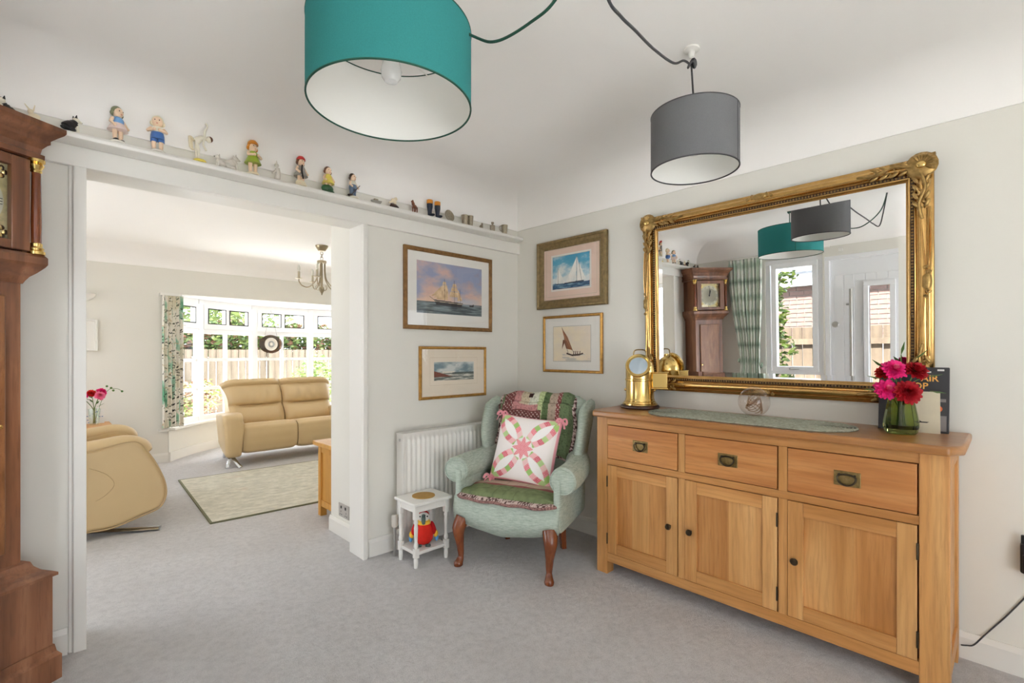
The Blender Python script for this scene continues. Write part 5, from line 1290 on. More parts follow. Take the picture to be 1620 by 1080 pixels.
# books leaning on the wall behind the vase
def textobj(txt, size, mat, parent, loc, rot, bold=0.0, ext=0.0005, name='lettering'):
    cu_ = bpy.data.curves.new(name, 'FONT'); cu_.body = txt; cu_.size = size; cu_.extrude = ext; cu_.offset = bold; cu_.resolution_u = 2; cu_.align_x = 'RIGHT'
    o = bpy.data.objects.new(name, cu_); COL.objects.link(o); dg = bpy.context.evaluated_depsgraph_get()
    me = bpy.data.meshes.new_from_object(o.evaluated_get(dg)); bpy.data.objects.remove(o); me.materials.clear(); me.materials.append(mat)
    q = bpy.data.objects.new(name, me); COL.objects.link(q); q.parent = parent; q.location = loc; q.rotation_euler = rot; return q
M['bookblk'] = plain('charcoal_book_cover', L(52, 52, 56), 0.45); M['pages'] = plain('book_pages', L(226, 218, 200), 0.9); M['bookcream'] = plain('cream_book_cloth', L(206, 196, 172), 0.8, vary=0.05, vs=20)
M['gold_ink'] = plain('orange_lettering', L(240, 180, 90), 0.6); M['label_w'] = plain('white_label', L(226, 226, 222), 0.6); M['orange_ink'] = plain('orange_ink', L(226, 110, 60), 0.6); M['greyprint'] = plain('grey_print', L(128, 124, 124), 0.6)
bk1 = thing('hardback_book', 'tall charcoal hardback book with orange lettering leaning on the wall', 'book', (-0.108, -2.290, TOP), -PI/2)
bk1.rotation_euler = (math.radians(-7), 0, -PI/2)
hw, bh = 0.105, 0.250
box('back_cover', -hw, hw, 0.022, 0.025, 0.0, bh, M['bookblk'], bk1); box('page_block', -hw+0.004, hw-0.004, 0.003, 0.022, 0.004, bh-0.004, M['pages'], bk1); box('spine', -hw-0.003, -hw, 0.0, 0.025, 0, bh, M['bookblk'], bk1)
fc = box('front_cover', -hw, hw, 0.0, 0.003, 0.0, bh, M['bookblk'], bk1)
textobj('AIR', 0.034, M['gold_ink'], fc, (hw-0.030, -0.0003, 0.196), (PI/2, 0, 0), 0.0006); textobj('OP', 0.034, M['gold_ink'], fc, (hw-0.060, -0.0003, 0.166), (PI/2, 0, 0), 0.0006)
box('publisher_label', hw-0.034, hw-0.014, -0.0006, 0.0, 0.236, 0.243, M['label_w'], fc); box('strapline', hw-0.088, hw-0.052, -0.0006, 0, 0.229, 0.234, M['label_w'], fc); box('caption_strip', hw-0.034, hw-0.008, -0.0006, 0, 0.118, 0.130, M['greyprint'], fc)
MB().lathe([(0.012, 0), (0.012, -0.0006), (0.001, -0.0006)], 20, c=(hw-0.030, 0, 0.092), axis='y').build('orange_spot', M['orange_ink'], fc); box('cover_photo', -hw+0.06, hw-0.006, -0.0005, 0, 0.008, 0.066, M['greyprint'], fc)
bk2 = thing('small_cream_book', 'small cream book with a tiny boat on its cover in front of the charcoal book', 'book', (-0.135, -2.302, TOP), -PI/2)
bk2.rotation_euler = (math.radians(-7), 0, -PI/2+0.12)
hw, bh = 0.072, 0.157
box('back_cover', -hw, hw, 0.014, 0.016, 0, bh, M['bookcream'], bk2); box('page_block', -hw+0.003, hw-0.003, 0.002, 0.014, 0.003, bh-0.003, M['pages'], bk2); fc = box('front_cover', -hw, hw, 0, 0.002, 0, bh, M['bookcream'], bk2); box('spine', -hw-0.002, -hw, 0, 0.016, 0, bh, M['bookcream'], bk2)
MB().prism([(-0.005, 0.042), (0.040, 0.042), (0.034, 0.038), (0.004, 0.038)], 'y', -0.0005, 0).prism([(0.004, 0.042), (0.012, 0.047), (0.018, 0.042)], 'y', -0.0005, 0).build('boat_motif', M['ink'], fc)

# handset charger and cable on the right wall
ph_ = thing('wall_charger', 'black plug-in charger on the wall beyond the sideboard', 'charger', (-0.001, -2.612, 0.38), -PI/2)
box('body', -0.032, 0.032, -0.04, 0.0, 0, 0.105, M['black'], ph_, bevel=0.008, seg=3); box('cradle', -0.026, 0.026, -0.05, -0.036, 0.004, 0.07, M['black'], ph_, bevel=0.004); box('aerial', -0.030, -0.018, -0.03, -0.018, 0.104, 0.135, M['black'], ph_, bevel=0.003)
cb = MB(); cb.tube(spline([(-0.006, -2.66, 0.40), (-0.006, -2.60, 0.30), (-0.006, -2.55, 0.21), (-0.006, -2.52, 0.16), (-0.008, -2.49, 0.112), (-0.0195, -2.46, 0.066), (-0.0195, -2.44, 0.055), (-0.0195, -2.424, 0.05)], 8), 0.0024, 6)
tag(cb.build('cable', M['grey_dk']), 'thin dark cable trailing down the wall behind the sideboard', 'cable')
# double socket on the wall end in the living room
sk = thing('wall_socket', 'brushed steel double socket low on the white wall end', 'socket', (-1.1655, 0.385, 0.165), -PI/2)
pl2 = box('plate', -0.072, 0.072, -0.006, 0, -0.043, 0.043, M['socket'], sk, bevel=0.003)
for s in (-1, 1):
    box('rocker', s*0.030-0.006, s*0.030+0.006, -0.009, -0.005, 0.012, 0.028, M['ink'], pl2)
    for dx, dz in ((0, 0.004), (-0.011, -0.014), (0.011, -0.014)): box('pin_hole', s*0.036+dx-0.003, s*0.036+dx+0.003, -0.0068, -0.0058, dz-0.003-0.012, dz+0.003-0.012, M['ink'], pl2)

# ------------------------------------------------------------------ curtains
def curtain(t, name, mat, w_, h_, folds, amp, fn, tie=None, nu=220, nv=60, painted=None, hem=1.0):
    def f(u, v):
        z = h_*v; sq = 1.0
        if tie is not None:
            d = (z-tie[0])/h_; pinch = math.exp(-(d/0.11)**2) if z < tie[0] else math.exp(-(d/0.28)**2); sq = 1-tie[1]*pinch
        x = w_*(0.5-(0.5-u)*sq) if tie is None else w_*(tie[2]+(u-tie[2])*sq)
        a = u*folds*2*PI; A_ = amp*(0.75+0.35*(1-v))*(0.6+0.4*sq)
        return (x+0.3*A_*math.sin(2*a), -A_*math.sin(a)-0.004*math.sin(z*5+u*9), z)
    g = MB(); g.grid(f, nu, nv); o = g.build(name, mat, t, smooth=70, solid=0.002)
    u = np.tile(np.linspace(0, 1, nu+1), nv+1); v = np.repeat(np.linspace(0, 1, nv+1), nu+1)
    if painted: paint(o, painted(u*w_*1.9, v*h_))
    return o
def check(x, z):
    n = len(x); c = flat((240, 242, 234), n); f = fbm(x*30, z*60, 2)
    bx = np.clip(np.sin(x*2*PI/0.11)*1.4, 0, 1); bz = np.clip(np.sin(z*2*PI/0.17+np.sin(x*50)*0.3)*1.3, 0, 1)
    c = mixc(c, flat((160, 188, 162), n), bx*0.5); c = mixc(c, flat((140, 166, 146), n), bz*(0.25+0.45*f))
    ln = np.abs(((z/0.17) % 1)-0.25) < 0.03; c[ln] = c[ln]*0.86; ln = np.abs(((x/0.11) % 1)-0.75) < 0.04; c[ln] = (104, 124, 112)
    return c
ct2 = thing('check_curtain', 'green and cream check curtain tied back beside the front window', 'curtain', (XD+0.06, -0.385, 0.06), -PI/2)
curtain(ct2, 'drape', M['vcol_cloth'], 0.35, 1.985, 9, 0.022, None, tie=(0.83, 0.42, 0.75), painted=check, nv=90)
tb = MB(); tb.tube(spline([(0.10, 0.01, 0.90), (0.12, -0.045, 0.87), (0.22, -0.055, 0.83), (0.31, -0.04, 0.83), (0.335, 0.01, 0.86)]), 0.011, 8, flat=2.0); M['tieback'] = plain('sage_tieback', L(160, 178, 158), 0.9); tb.build('tieback', M['tieback'], ct2)
tag(MB().tube([(XD+0.065, -0.33, 2.055), (XD+0.065, -1.35, 2.055)], 0.008, 8).build('curtain_track', M['gloss']), 'slim white curtain track above the front window', 'curtain track')
def floral(x, z):
    n = len(x); c = flat((238, 234, 224), n)
    f = fbm(x*9+3, z*6, 41); c = mixc(c, flat((224, 218, 198), n), (f > 0.55)*0.8)
    g = fbm(x*16, z*5+x*6, 44); c = mixc(c, flat((150, 196, 172), n), np.clip((g-0.60)*14, 0, 0.85)); c = mixc(c, flat((96, 160, 126), n), np.clip((g-0.70)*14, 0, 0.8))
    for sd, ang in ((47, 0.6), (53, -0.5), (59, 1.1)):
        u = x*math.cos(ang)+z*math.sin(ang); v = -x*math.sin(ang)+z*math.cos(ang)
        iu = np.floor(u/0.055); iv = np.floor(v/0.030); h1 = np.sin(iu*12.9+iv*78.2+sd)*43758.5; h1 = h1-np.floor(h1)
        du = (u/0.055-iu-0.5)/0.34; dv = (v/0.030-iv-0.5)/0.16; m = (du*du+dv*dv < 1) & (h1 > 0.70)
        c[m & (h1 > 0.86)] = (70, 74, 68); c[m & (h1 <= 0.86) & (h1 > 0.72)] = (128, 134, 116); c[m & (h1 <= 0.76)] = (206, 186, 156)
    return c
ct3 = thing('floral_curtain', 'cream leafy print curtain hanging beside the bow window', 'curtain', (-1.632, 3.655, 0.375), 0)
curtain(ct3, 'drape', M['vcol_cloth'], 0.20, 1.40, 5.5, 0.022, None, painted=floral, nu=200, nv=260)
ct3.rotation_euler = (0, 0, math.radians(14))
tb = thing('curtain_batten', 'short white curtain heading board over the leafy curtain', 'pelmet', (-1.60, 3.69, 1.772)); box('board', -0.05, 0.13, -0.05, 0.03, 0, 0.026, M['gloss'], tb)
# ------------------------------------------------------------------ living room furniture
LE = M['leather']
so_ = thing('leather_sofa', 'cream leather two-seat sofa with chrome feet in front of the bow window', 'sofa', (-0.505, 2.93, 0))
# local x across, y to the back
for s in (-1, 1):
    # seat: rolled front cushion with drop front
    def seat(u, v, s=s):
        # v around the section, u across
        x0, x1 = (0.004, 0.548) if s > 0 else (-0.548, -0.004)
        sec = [(0.62, 0.36), (0.40, 0.39), (0.16, 0.425), (0.05, 0.43), (-0.005, 0.395), (-0.022, 0.32), (-0.018, 0.22), (0.005, 0.145), (0.06, 0.12), (0.30, 0.13), (0.62, 0.16)]
        t = v*(len(sec)-1); i = min(int(t), len(sec)-2); f = t-i; a, b_ = sec[i], sec[i+1]; y = a[0]*(1-f)+b_[0]*f; z = a[1]*(1-f)+b_[1]*f
        e = abs(2*u-1)**10; cy_, cz_ = 0.3, 0.27
        return (x0+(x1-x0)*u, y+(cy_-y)*0.07*e, z+(cz_-z)*0.10*e)
    g = MB(); g.grid(seat, 20, 40); sq2 = g.build('seat_cushion', LE, so_, smooth=60)
    cap = MB(); q = [(seat(0 if s > 0 else 1, k/40)) for k in range(41)]
    for u in (0, 1): pts = [seat(u, k/40) for k in range(41)]; cap.add(pts, [tuple(range(41))])
    cap.build('seat_side', LE, sq2, smooth=0)
    # back cushion leaning back with headrest roll, waist crease and puckers
    def bk_(u, v, s=s):
        x0, x1 = (0.004, 0.56) if s > 0 else (-0.56, -0.004)
        e = (2*u-1); z = 0.37+0.50*v
        bulge = 0.055*math.sin(PI*min(1, v/0.42))**0.8 if v < 0.42 else 0.065*math.sin(PI*min(1, (v-0.42)/0.44))**0.7 if v < 0.86 else 0.05*math.sin(PI*(v-0.86)/0.28)**0.7
        y = 0.36+0.24*v-bulge*(1-0.35*abs(e)**4)
        if 0.42 < v < 0.86: y += 0.008*math.sin(e*16)*math.sin(PI*(v-0.42)/0.44)*(1-abs(e))
        if v > 0.94: y += 0.5*(v-0.94)
        flare = 1.0+(0.07*max(0, v-0.75)*(1 if s*e > 0 else 0))
        x = x0+(x1-x0)*u
        if s*e > 0.5: x += s*0.13*(v**3)*(abs(e)-0.5); z -= 0.045*(2*abs(e)-1)**4*v**4 if abs(e) > 0.5 else 0
        y += 0.05*abs(e)**8
        z -= 0.018*abs(e)**6*v**3
        if 0.30 < v < 0.56: y += 0.030*math.exp(-((v-0.42-0.03*e*e)/0.022)**2)*(1-abs(e)**3)
        return (x, y, z)
    g = MB(); g.grid(bk_, 44, 56); bc = g.build('back_cushion', LE, so_, smooth=70)
    rim = [bk_(0, k/20) for k in range(21)]+[bk_(k/20, 1) for k in range(1, 21)]+[bk_(1, 1-k/20) for k in range(1, 21)]
    bb = MB(); n = len(rim); bb.add([(p[0], p[1], p[2]) for p in rim]+[(p[0]*0.99, 0.70 if p[2] > 0.6 else 0.62, p[2]-0.01) for p in rim], [(i, i+1, i+1+n, i+n) for i in range(n-1)])
    bb.build('back_shell', LE, bc, smooth=40)
    # arm: flat-sided with rolled top and front
    arm = MB(); prof = [(0.66, 0.16), (0.66, 0.47), (0.40, 0.515), (0.16, 0.545), (0.03, 0.545), (-0.03, 0.515), (-0.045, 0.44), (-0.035, 0.30), (-0.015, 0.17), (0.02, 0.105), (0.10, 0.10), (0.40, 0.12)]
    pts = [(p.y, p.z) for p in spline([(0, a, b_) for a, b_ in prof]+[(0, *prof[0])], 5)[:-1]]
    cxy = (0.28, 0.33); secs = [(-1.0, 0.88), (-0.92, 0.955), (-0.7, 0.99), (-0.3, 1.0), (0.3, 1.0), (0.7, 0.985), (0.92, 0.94), (1.0, 0.86)]
    vs = []; m_ = len(pts)
    for q, sc_ in secs:
        for (y, z) in pts:
            yy, zz = cxy[0]+(y-cxy[0])*sc_, cxy[1]+(z-cxy[1])*sc_
            half = 0.088*(0.86+0.22*max(0, min(1, (zz-0.1)/0.4))); xc = 0.635+0.012*(zz > 0.45)-0.13*max(0, yy)
            vs.append((s*(xc+q*half), yy, zz))
    fs = [tuple(range(m_)), tuple(range((len(secs)-1)*m_, len(secs)*m_))]
    for k in range(len(secs)-1):
        for j in range(m_): fs.append((k*m_+j, k*m_+(j+1) % m_, (k+1)*m_+(j+1) % m_, (k+1)*m_+j))
    arm.add(vs, fs); arm.build('arm', LE, so_, smooth=70)
    ft = MB(); ft.tube(spline([(s*0.645, 0.10, 0.12), (s*0.635, 0.06, 0.10), (s*0.60, -0.02, 0.03), (s*0.585, -0.045, 0.006)]), 0.022, 8, flat=0.3); ft.tube([(s*0.575, 0.55, 0.14), (s*0.575, 0.62, 0.006)], 0.018, 8)
    ft.tube(spline([(s*0.645, 0.10, 0.12), (s*0.665, 0.05, 0.10), (s*0.69, 0.02, 0.03), (s*0.70, 0.0, 0.006)]), 0.016, 8, flat=0.3)
    ft.build('foot', M['chrome'], so_)
bkp = MB(); bkp.prism([(0.40, 0.15), (0.72, 0.15), (0.74, 0.85), (0.62, 0.85)], 'x', -0.55, 0.55); bkp.build('back_panel', LE, so_, bevel=0.02)
# recliner armchair seen from its side
rc = thing('leather_recliner', 'cream leather recliner armchair with rounded side panel near the opening', 'armchair', (-2.35, 1.42, 0))
side_prof = [(-0.55, 0.10), (-0.52, 0.55), (-0.30, 0.545), (0.0, 0.555), (0.20, 0.59), (0.27, 0.575), (0.32, 0.50), (0.37, 0.40), (0.408, 0.285), (0.411, 0.20), (0.375, 0.13), (0.285, 0.098), (0.13, 0.055), (0.0, 0.055), (-0.30, 0.06)]
sp2 = spline([(a, 0, b_) for a, b_ in side_prof]+[(side_prof[0][0], 0, side_prof[0][1])], 5)[:-1]
for y0, y1 in ((0.0, 0.15), (0.67, 0.82)):
    a = MB(); a.prism([(p.x, p.z) for p in sp2], 'y', y0, y1); ar_ = a.build('arm', LE, rc, smooth=40, bevel=0.02, seg=4)
    # padded arm top with seam and drooping front
    pad = MB(); pth = spline([(-0.50, y0+0.075, 0.53), (-0.2, y0+0.075, 0.545), (0.05, y0+0.075, 0.565), (0.20, y0+0.075, 0.58), (0.285, y0+0.075, 0.55), (0.315, y0+0.075, 0.50)], 6)
    pad.tube(pth, [0.075]*(len(pth)-8)+[0.074, 0.073, 0.072, 0.07, 0.067, 0.063, 0.056, 0.04], 16, flat=0.62); pad.build('arm_pad', LE, ar_, smooth=60)
sp3 = MB()
MB().tube([(p.x, -0.003, p.z) for p in sp2], 0.0045, 6, closed=True).build('piping', M['leather_dk'], rc)
MB().tube(spline([(0.02, -0.001, 0.45), (0.10, -0.0015, 0.40), (0.14, -0.0015, 0.33), (0.10, -0.001, 0.27), (0.05, -0.001, 0.24)]), 0.002, 5).build('seam', M['leather_dk'], rc)
rbox('seat_cushion', -0.42, 0.36, 0.155, 0.665, 0.20, 0.44, LE, rc, 0.06, puff=0.02)
rbox('back_cushion', -0.72, -0.44, 0.155, 0.665, 0.35, 0.98, LE, rc, 0.08, puff=0.03)
f_ = MB(); f_.tube(spline([(-0.30, 0.20, 0.06), (0.05, 0.10, 0.028), (0.25, 0.0, 0.016), (0.37, -0.055, 0.012)]), 0.035, 8, flat=0.3); f_.tube(spline([(-0.30, 0.62, 0.06), (0.05, 0.72, 0.028), (0.25, 0.82, 0.016), (0.37, 0.87, 0.012)]), 0.035, 8, flat=0.3); f_.tube([(-0.45, 0.15, 0.012), (-0.45, 0.67, 0.012)], 0.03, 8, flat=0.35); f_.tube([(-0.45, 0.41, 0.02), (-0.1, 0.41, 0.06), (-0.1, 0.41, 0.22)], 0.035, 10)
f_.build('star_base', M['chrome'], rc)
# rug
def rugmat():
    m, nt, p = newmat('faded_rug'); v = coords(nt)
    a = noise(nt, coords(nt, (1, 2.2, 1)), 9, 5, 0.7); b_ = noise(nt, v, 26, 4, 0.7); c_ = noise(nt, v, 3.2, 3, 0.6)
    c = ramp(nt, a, [(0.32, L(176, 174, 160)), (0.5, L(200, 196, 180)), (0.66, L(216, 212, 198))])
    c = mix(nt, ramp(nt, b_, [(0.5, (0, 0, 0, 1)), (0.7, (0.5, 0.5, 0.5, 1))]), c, L(168, 166, 154)); c = mix(nt, ramp(nt, c_, [(0.6, (0, 0, 0, 1)), (0.75, (0.4, 0.4, 0.4, 1))]), c, L(196, 164, 140))
    nt.links.new(c, p.inputs['Base Color']); p.inputs['Roughness'].default_value = 0.95; bump(nt, p, b_, 0.3, 0.004); return m
M['rug'] = rugmat(); M['rugedge'] = plain('rug_binding', L(112, 112, 86), 0.9)
ru = thing('area_rug', 'faded grey green patterned rug on the living room carpet', 'rug', (-0.566, 1.927, 0), math.radians(-2.7))
box('pile', -1.105, 1.15, -0.735, 0.735, 0.0005, 0.009, M['rug'], ru); 
eb = MB(); frame_ring(eb, 2.28, 1.50, [(0, 0), (0, 0.010), (0.012, 0.010), (0.012, 0.0)]); eb.xf(Matrix.Translation((0.022, 0, 0)) @ Matrix.Rotation(-PI/2, 4, 'X')); 
eb = MB()
for a in ((-1.12, 1.162, -0.747, -0.735), (-1.12, 1.162, 0.735, 0.747), (-1.12, -1.105, -0.735, 0.735), (1.15, 1.162, -0.735, 0.735)): eb.box(a[0], a[1], a[2], a[3], 0.0, 0.010)
eb.build('bound_edge', M['rugedge'], ru, smooth=0)
# oak cabinet end
oc = thing('oak_cabinet', 'golden oak cabinet with framed end panel behind the white wall end', 'cabinet', (-0.60, 0.76, 0))
x0 = -0.51; x1 = 0.55; ya, yb = -0.165, 0.165
for x in ((x0, x0+0.045), (x1-0.045, x1)):
    for y in ((ya, ya+0.045), (yb-0.045, yb)): box('leg', x[0], x[1], y[0], y[1], 0, 0.505, M['oakgold'], oc, bevel=0.002)
for x in (x0, x1-0.03):
    box('end_rail', x+0.004, x+0.026, ya+0.045, yb-0.045, 0.07, 0.115, M['oakgold'], oc); box('end_rail', x+0.004, x+0.026, ya+0.045, yb-0.045, 0.455, 0.505, M['oakgold'], oc); box('end_panel', x+0.012, x+0.020, ya+0.045, yb-0.045, 0.11, 0.46, M['oakgold'], oc)
box('back_panel', x0+0.04, x1-0.04, ya+0.01, ya+0.02, 0.07, 0.5, M['oakgold'], oc); box('front_panel', x0+0.04, x1-0.04, yb-0.02, yb-0.005, 0.07, 0.5, M['oakgold'], oc); box('base_board', x0+0.02, x1-0.02, ya+0.02, yb-0.02, 0.08, 0.095, M['oakgold'], oc)
box('cabinet_top', x0-0.03, x1+0.03, ya-0.012, yb+0.03, 0.505, 0.535, M['oakgold'], oc, bevel=0.005)
# side table, vase and flowers by the far wall
tt = thing('oak_side_table', 'small oak side table behind the leather recliner', 'side table', (-2.30, 3.30, 0))
box('table_top', -0.23, 0.23, -0.23, 0.23, 0.475, 0.505, M['oakX'], tt, bevel=0.006)
for sx in (-1, 1):
    for sy in (-1, 1): box('leg', sx*0.19-0.02, sx*0.19+0.02, sy*0.19-0.02, sy*0.19+0.02, 0, 0.475, M['oakV'], tt, bevel=0.002)
for s in (-1, 1): box('apron', -0.17, 0.17, s*0.19-0.01, s*0.19+0.01, 0.415, 0.475, M['oakX'], tt); box('apron', s*0.19-0.01, s*0.19+0.01, -0.17, 0.17, 0.415, 0.475, M['oakX'], tt)
M['jar'] = pane_glass('jar_glass', (0.93, 0.97, 0.95, 1), 0.15)
JX, JY = -2.195, 3.30
jv = thing('clear_glass_vase', 'clear glass tumbler vase on the oak side table', 'vase', (JX, JY, 0.505))
MB().lathe([(0.001, 0), (0.030, 0), (0.034, 0.01), (0.046, 0.15), (0.044, 0.15), (0.032, 0.014), (0.001, 0.012)], 28).build('vase_body', M['jar'], jv)
jb = (JX, JY, 0.52)
flower('round hot pink flower in the clear glass vase', jb, (JX+0.035, JY-0.06, 0.775), 0.042, M['petal_lpink'], M['petal_coral'], 21, (0.1, -0.8, 0.4), (0, 0))
flower('magenta flower at the top of the clear glass vase', jb, (JX+0.05, JY+0.0, 0.805), 0.042, M['petal_pink'], M['petal_pink'], 22, (0.3, -0.6, 0.7), (0.008, 0))
flower('orange red flower in the middle of the clear glass vase', jb, (JX-0.02, JY-0.01, 0.795), 0.040, M['petal_scar'], M['petal_scar'], 23, (0.0, -0.6, 0.7), (-0.004, 0.004))
flower('deep magenta flower leaning out of the clear glass vase', jb, (JX-0.085, JY-0.02, 0.765), 0.044, M['petal_pink'], M['petal_red'], 24, (-0.5, -0.7, 0.4), (-0.008, 0))
bs_ = thing('bud_spray', 'green sprig of round buds arching out of the clear glass vase', 'foliage', jb)
MB().tube(spline([(0, 0, 0), (0.05, 0, 0.2), (0.10, 0, 0.30), (0.16, 0, 0.31), (0.20, 0, 0.285)]), 0.002, 5).build('stem', M['stem'], bs_)
for p_ in ((0.20, 0, 0.283), (0.12, 0, 0.318), (0.09, 0.01, 0.335), (0.135, -0.01, 0.295)): MB().ell(p_, 0.010, 8, 6).build('bud', M['leaf'], bs_)
for a in range(6):
    lf2 = MB(); leafmesh(lf2, (0.02*math.cos(a), 0.02*math.sin(a), 0.15+0.02*a), (math.cos(a), math.sin(a), 0.6), 0.06, 0.02); lf2.build('leaf', M['leaf'], bs_, smooth=0, solid=0.001)
# blue and white card propped behind the vase
cdm = thing('greeting_card', 'white card with blue sprigs standing behind the clear glass vase', 'card', (-2.20, 3.42, 0.505))
q = MB(); q.box(-0.085, 0.085, 0, 0.002, 0, 0.13); q.build('card_front', M['label_w'], cdm); q = MB(); q.box(-0.085, 0.085, 0, 0.002, 0, 0.13); q.xf(Matrix.Rotation(math.radians(-18), 4, 'X')); q.xf(Matrix.Translation((0, 0.043, -0.0)), 0); q.build('card_back', M['label_w'], cdm)
bq = MB(); R_ = random.Random(3)
for _ in range(16): bq.ell((R_.uniform(-0.07, 0.07), -0.0005, R_.uniform(0.01, 0.12)), (0.006, 0.0006, 0.004), 6, 4)
bq.build('blue_sprigs', M['c_blue'], cdm)['kind'] = 'stuff'
# white box picture and uplighter on the far wall
wp = thing('white_box_picture', 'plain white framed picture on the far living room wall', 'picture', (-2.26, LY1-0.001, 1.185))
pf = MB(); frame_ring(pf, 0.23, 0.31, [(0, 0), (0, 0.03), (0.004, 0.032), (0.018, 0.032), (0.022, 0.02), (0.022, 0.01)], 0, 0.155); pf.build('frame', M['gloss'], wp, smooth=0); box('picture_sheet', -0.095, 0.095, -0.012, -0.008, 0.02, 0.29, M['mat_white'], wp)
up2 = thing('wall_uplighter', 'white plaster half-bowl uplighter on the far living room wall', 'wall light', (-2.29, LY1, 1.745))
ul = MB()
def bowl(u, v): a = PI+PI*u; r = 0.13*math.cos(PI/2*v*0.96)**0.7; return (r*math.cos(a), r*math.sin(a)*0.8, -0.085*v)
ul.grid(bowl, 28, 12); ul.build('bowl', M['ceil'], up2, solid=0.006)
box('back_plate', -0.05, 0.05, -0.01, 0, -0.06, -0.01, M['ceil'], up2)
# chandelier
cl = thing('chandelier', 'brushed nickel five-arm chandelier with candle bulbs in the living room', 'chandelier', (-0.487, 2.35, 0))
NK = M['nickel']; z1 = CEIL
MB().lathe([(0.001, z1), (0.062, z1), (0.062, z1-0.008), (0.05, z1-0.03), (0.034, z1-0.055), (0.010, z1-0.062), (0.001, z1-0.062)], 28).build('ceiling_cup', NK, cl)
for k in range(3):
    zc = z1-0.078-0.026*k; a = (k % 2)*PI/2
    MB().tube([(0.013*math.cos(t)*math.cos(a), 0.013*math.cos(t)*math.sin(a), zc+0.017*math.sin(t)) for t in [2*PI*j/16 for j in range(16)]], 0.003, 6, closed=True).build('chain_link', NK, cl)
zt = z1-0.155
MB().lathe([(0.008, zt+0.01), (0.044, zt), (0.046, zt-0.005), (0.046, zt-0.022), (0.030, zt-0.026)], 24).build('collar', NK, cl)
MB().lathe([(0.010, zt-0.02), (0.010, zt-0.26), (0.022, zt-0.275), (0.026, zt-0.30), (0.018, zt-0.315), (0.010, zt-0.33), (0.006, zt-0.345), (0.001, zt-0.352)], 18).build('stem', NK, cl)
M['candle'] = plain('candle_tube', L(190, 180, 156), 0.5); M['flamebulb'] = plain('frosted_candle_bulb', L(224, 222, 212), 0.3)
for k in range(5):
    a = 2*PI*k/5+0.35; R_ = Matrix.Rotation(a, 4, 'Z')
    am = MB(); am.tube(spline([(0.036, 0, zt-0.02), (0.038, 0, zt-0.12), (0.055, 0, zt-0.20), (0.12, 0, zt-0.272), (0.18, 0, zt-0.265), (0.212, 0, zt-0.225), (0.215, 0, zt-0.20)]), 0.0055, 8); am.xf(R_); arm_ = am.build('arm', NK, cl)
    dp = MB(); dp.lathe([(0.006, zt-0.20), (0.030, zt-0.195), (0.034, zt-0.190), (0.008, zt-0.188)], 18, c=(0.215, 0, 0)); dp.xf(R_); dp.build('drip_pan', NK, arm_)
    ca = MB(); ca.lathe([(0.012, zt-0.189), (0.012, zt-0.125)], 14, c=(0.215, 0, 0)); ca.xf(R_); ca.build('candle', M['candle'], arm_)
    bu = MB(); bu.lathe([(0.006, zt-0.125), (0.015, zt-0.10), (0.013, zt-0.08), (0.004, zt-0.058), (0.001, zt-0.054)], 14, c=(0.215, 0, 0)); bu.xf(R_); bu.build('bulb', M['flamebulb'], arm_)
    sc_ = MB(); sc_.tube(spline([(0.012, 0, zt-0.29), (0.045, 0, zt-0.30), (0.06, 0, zt-0.27), (0.045, 0, zt-0.25)]), 0.0025, 6); sc_.xf(R_); sc_.build('scroll', NK, arm_)

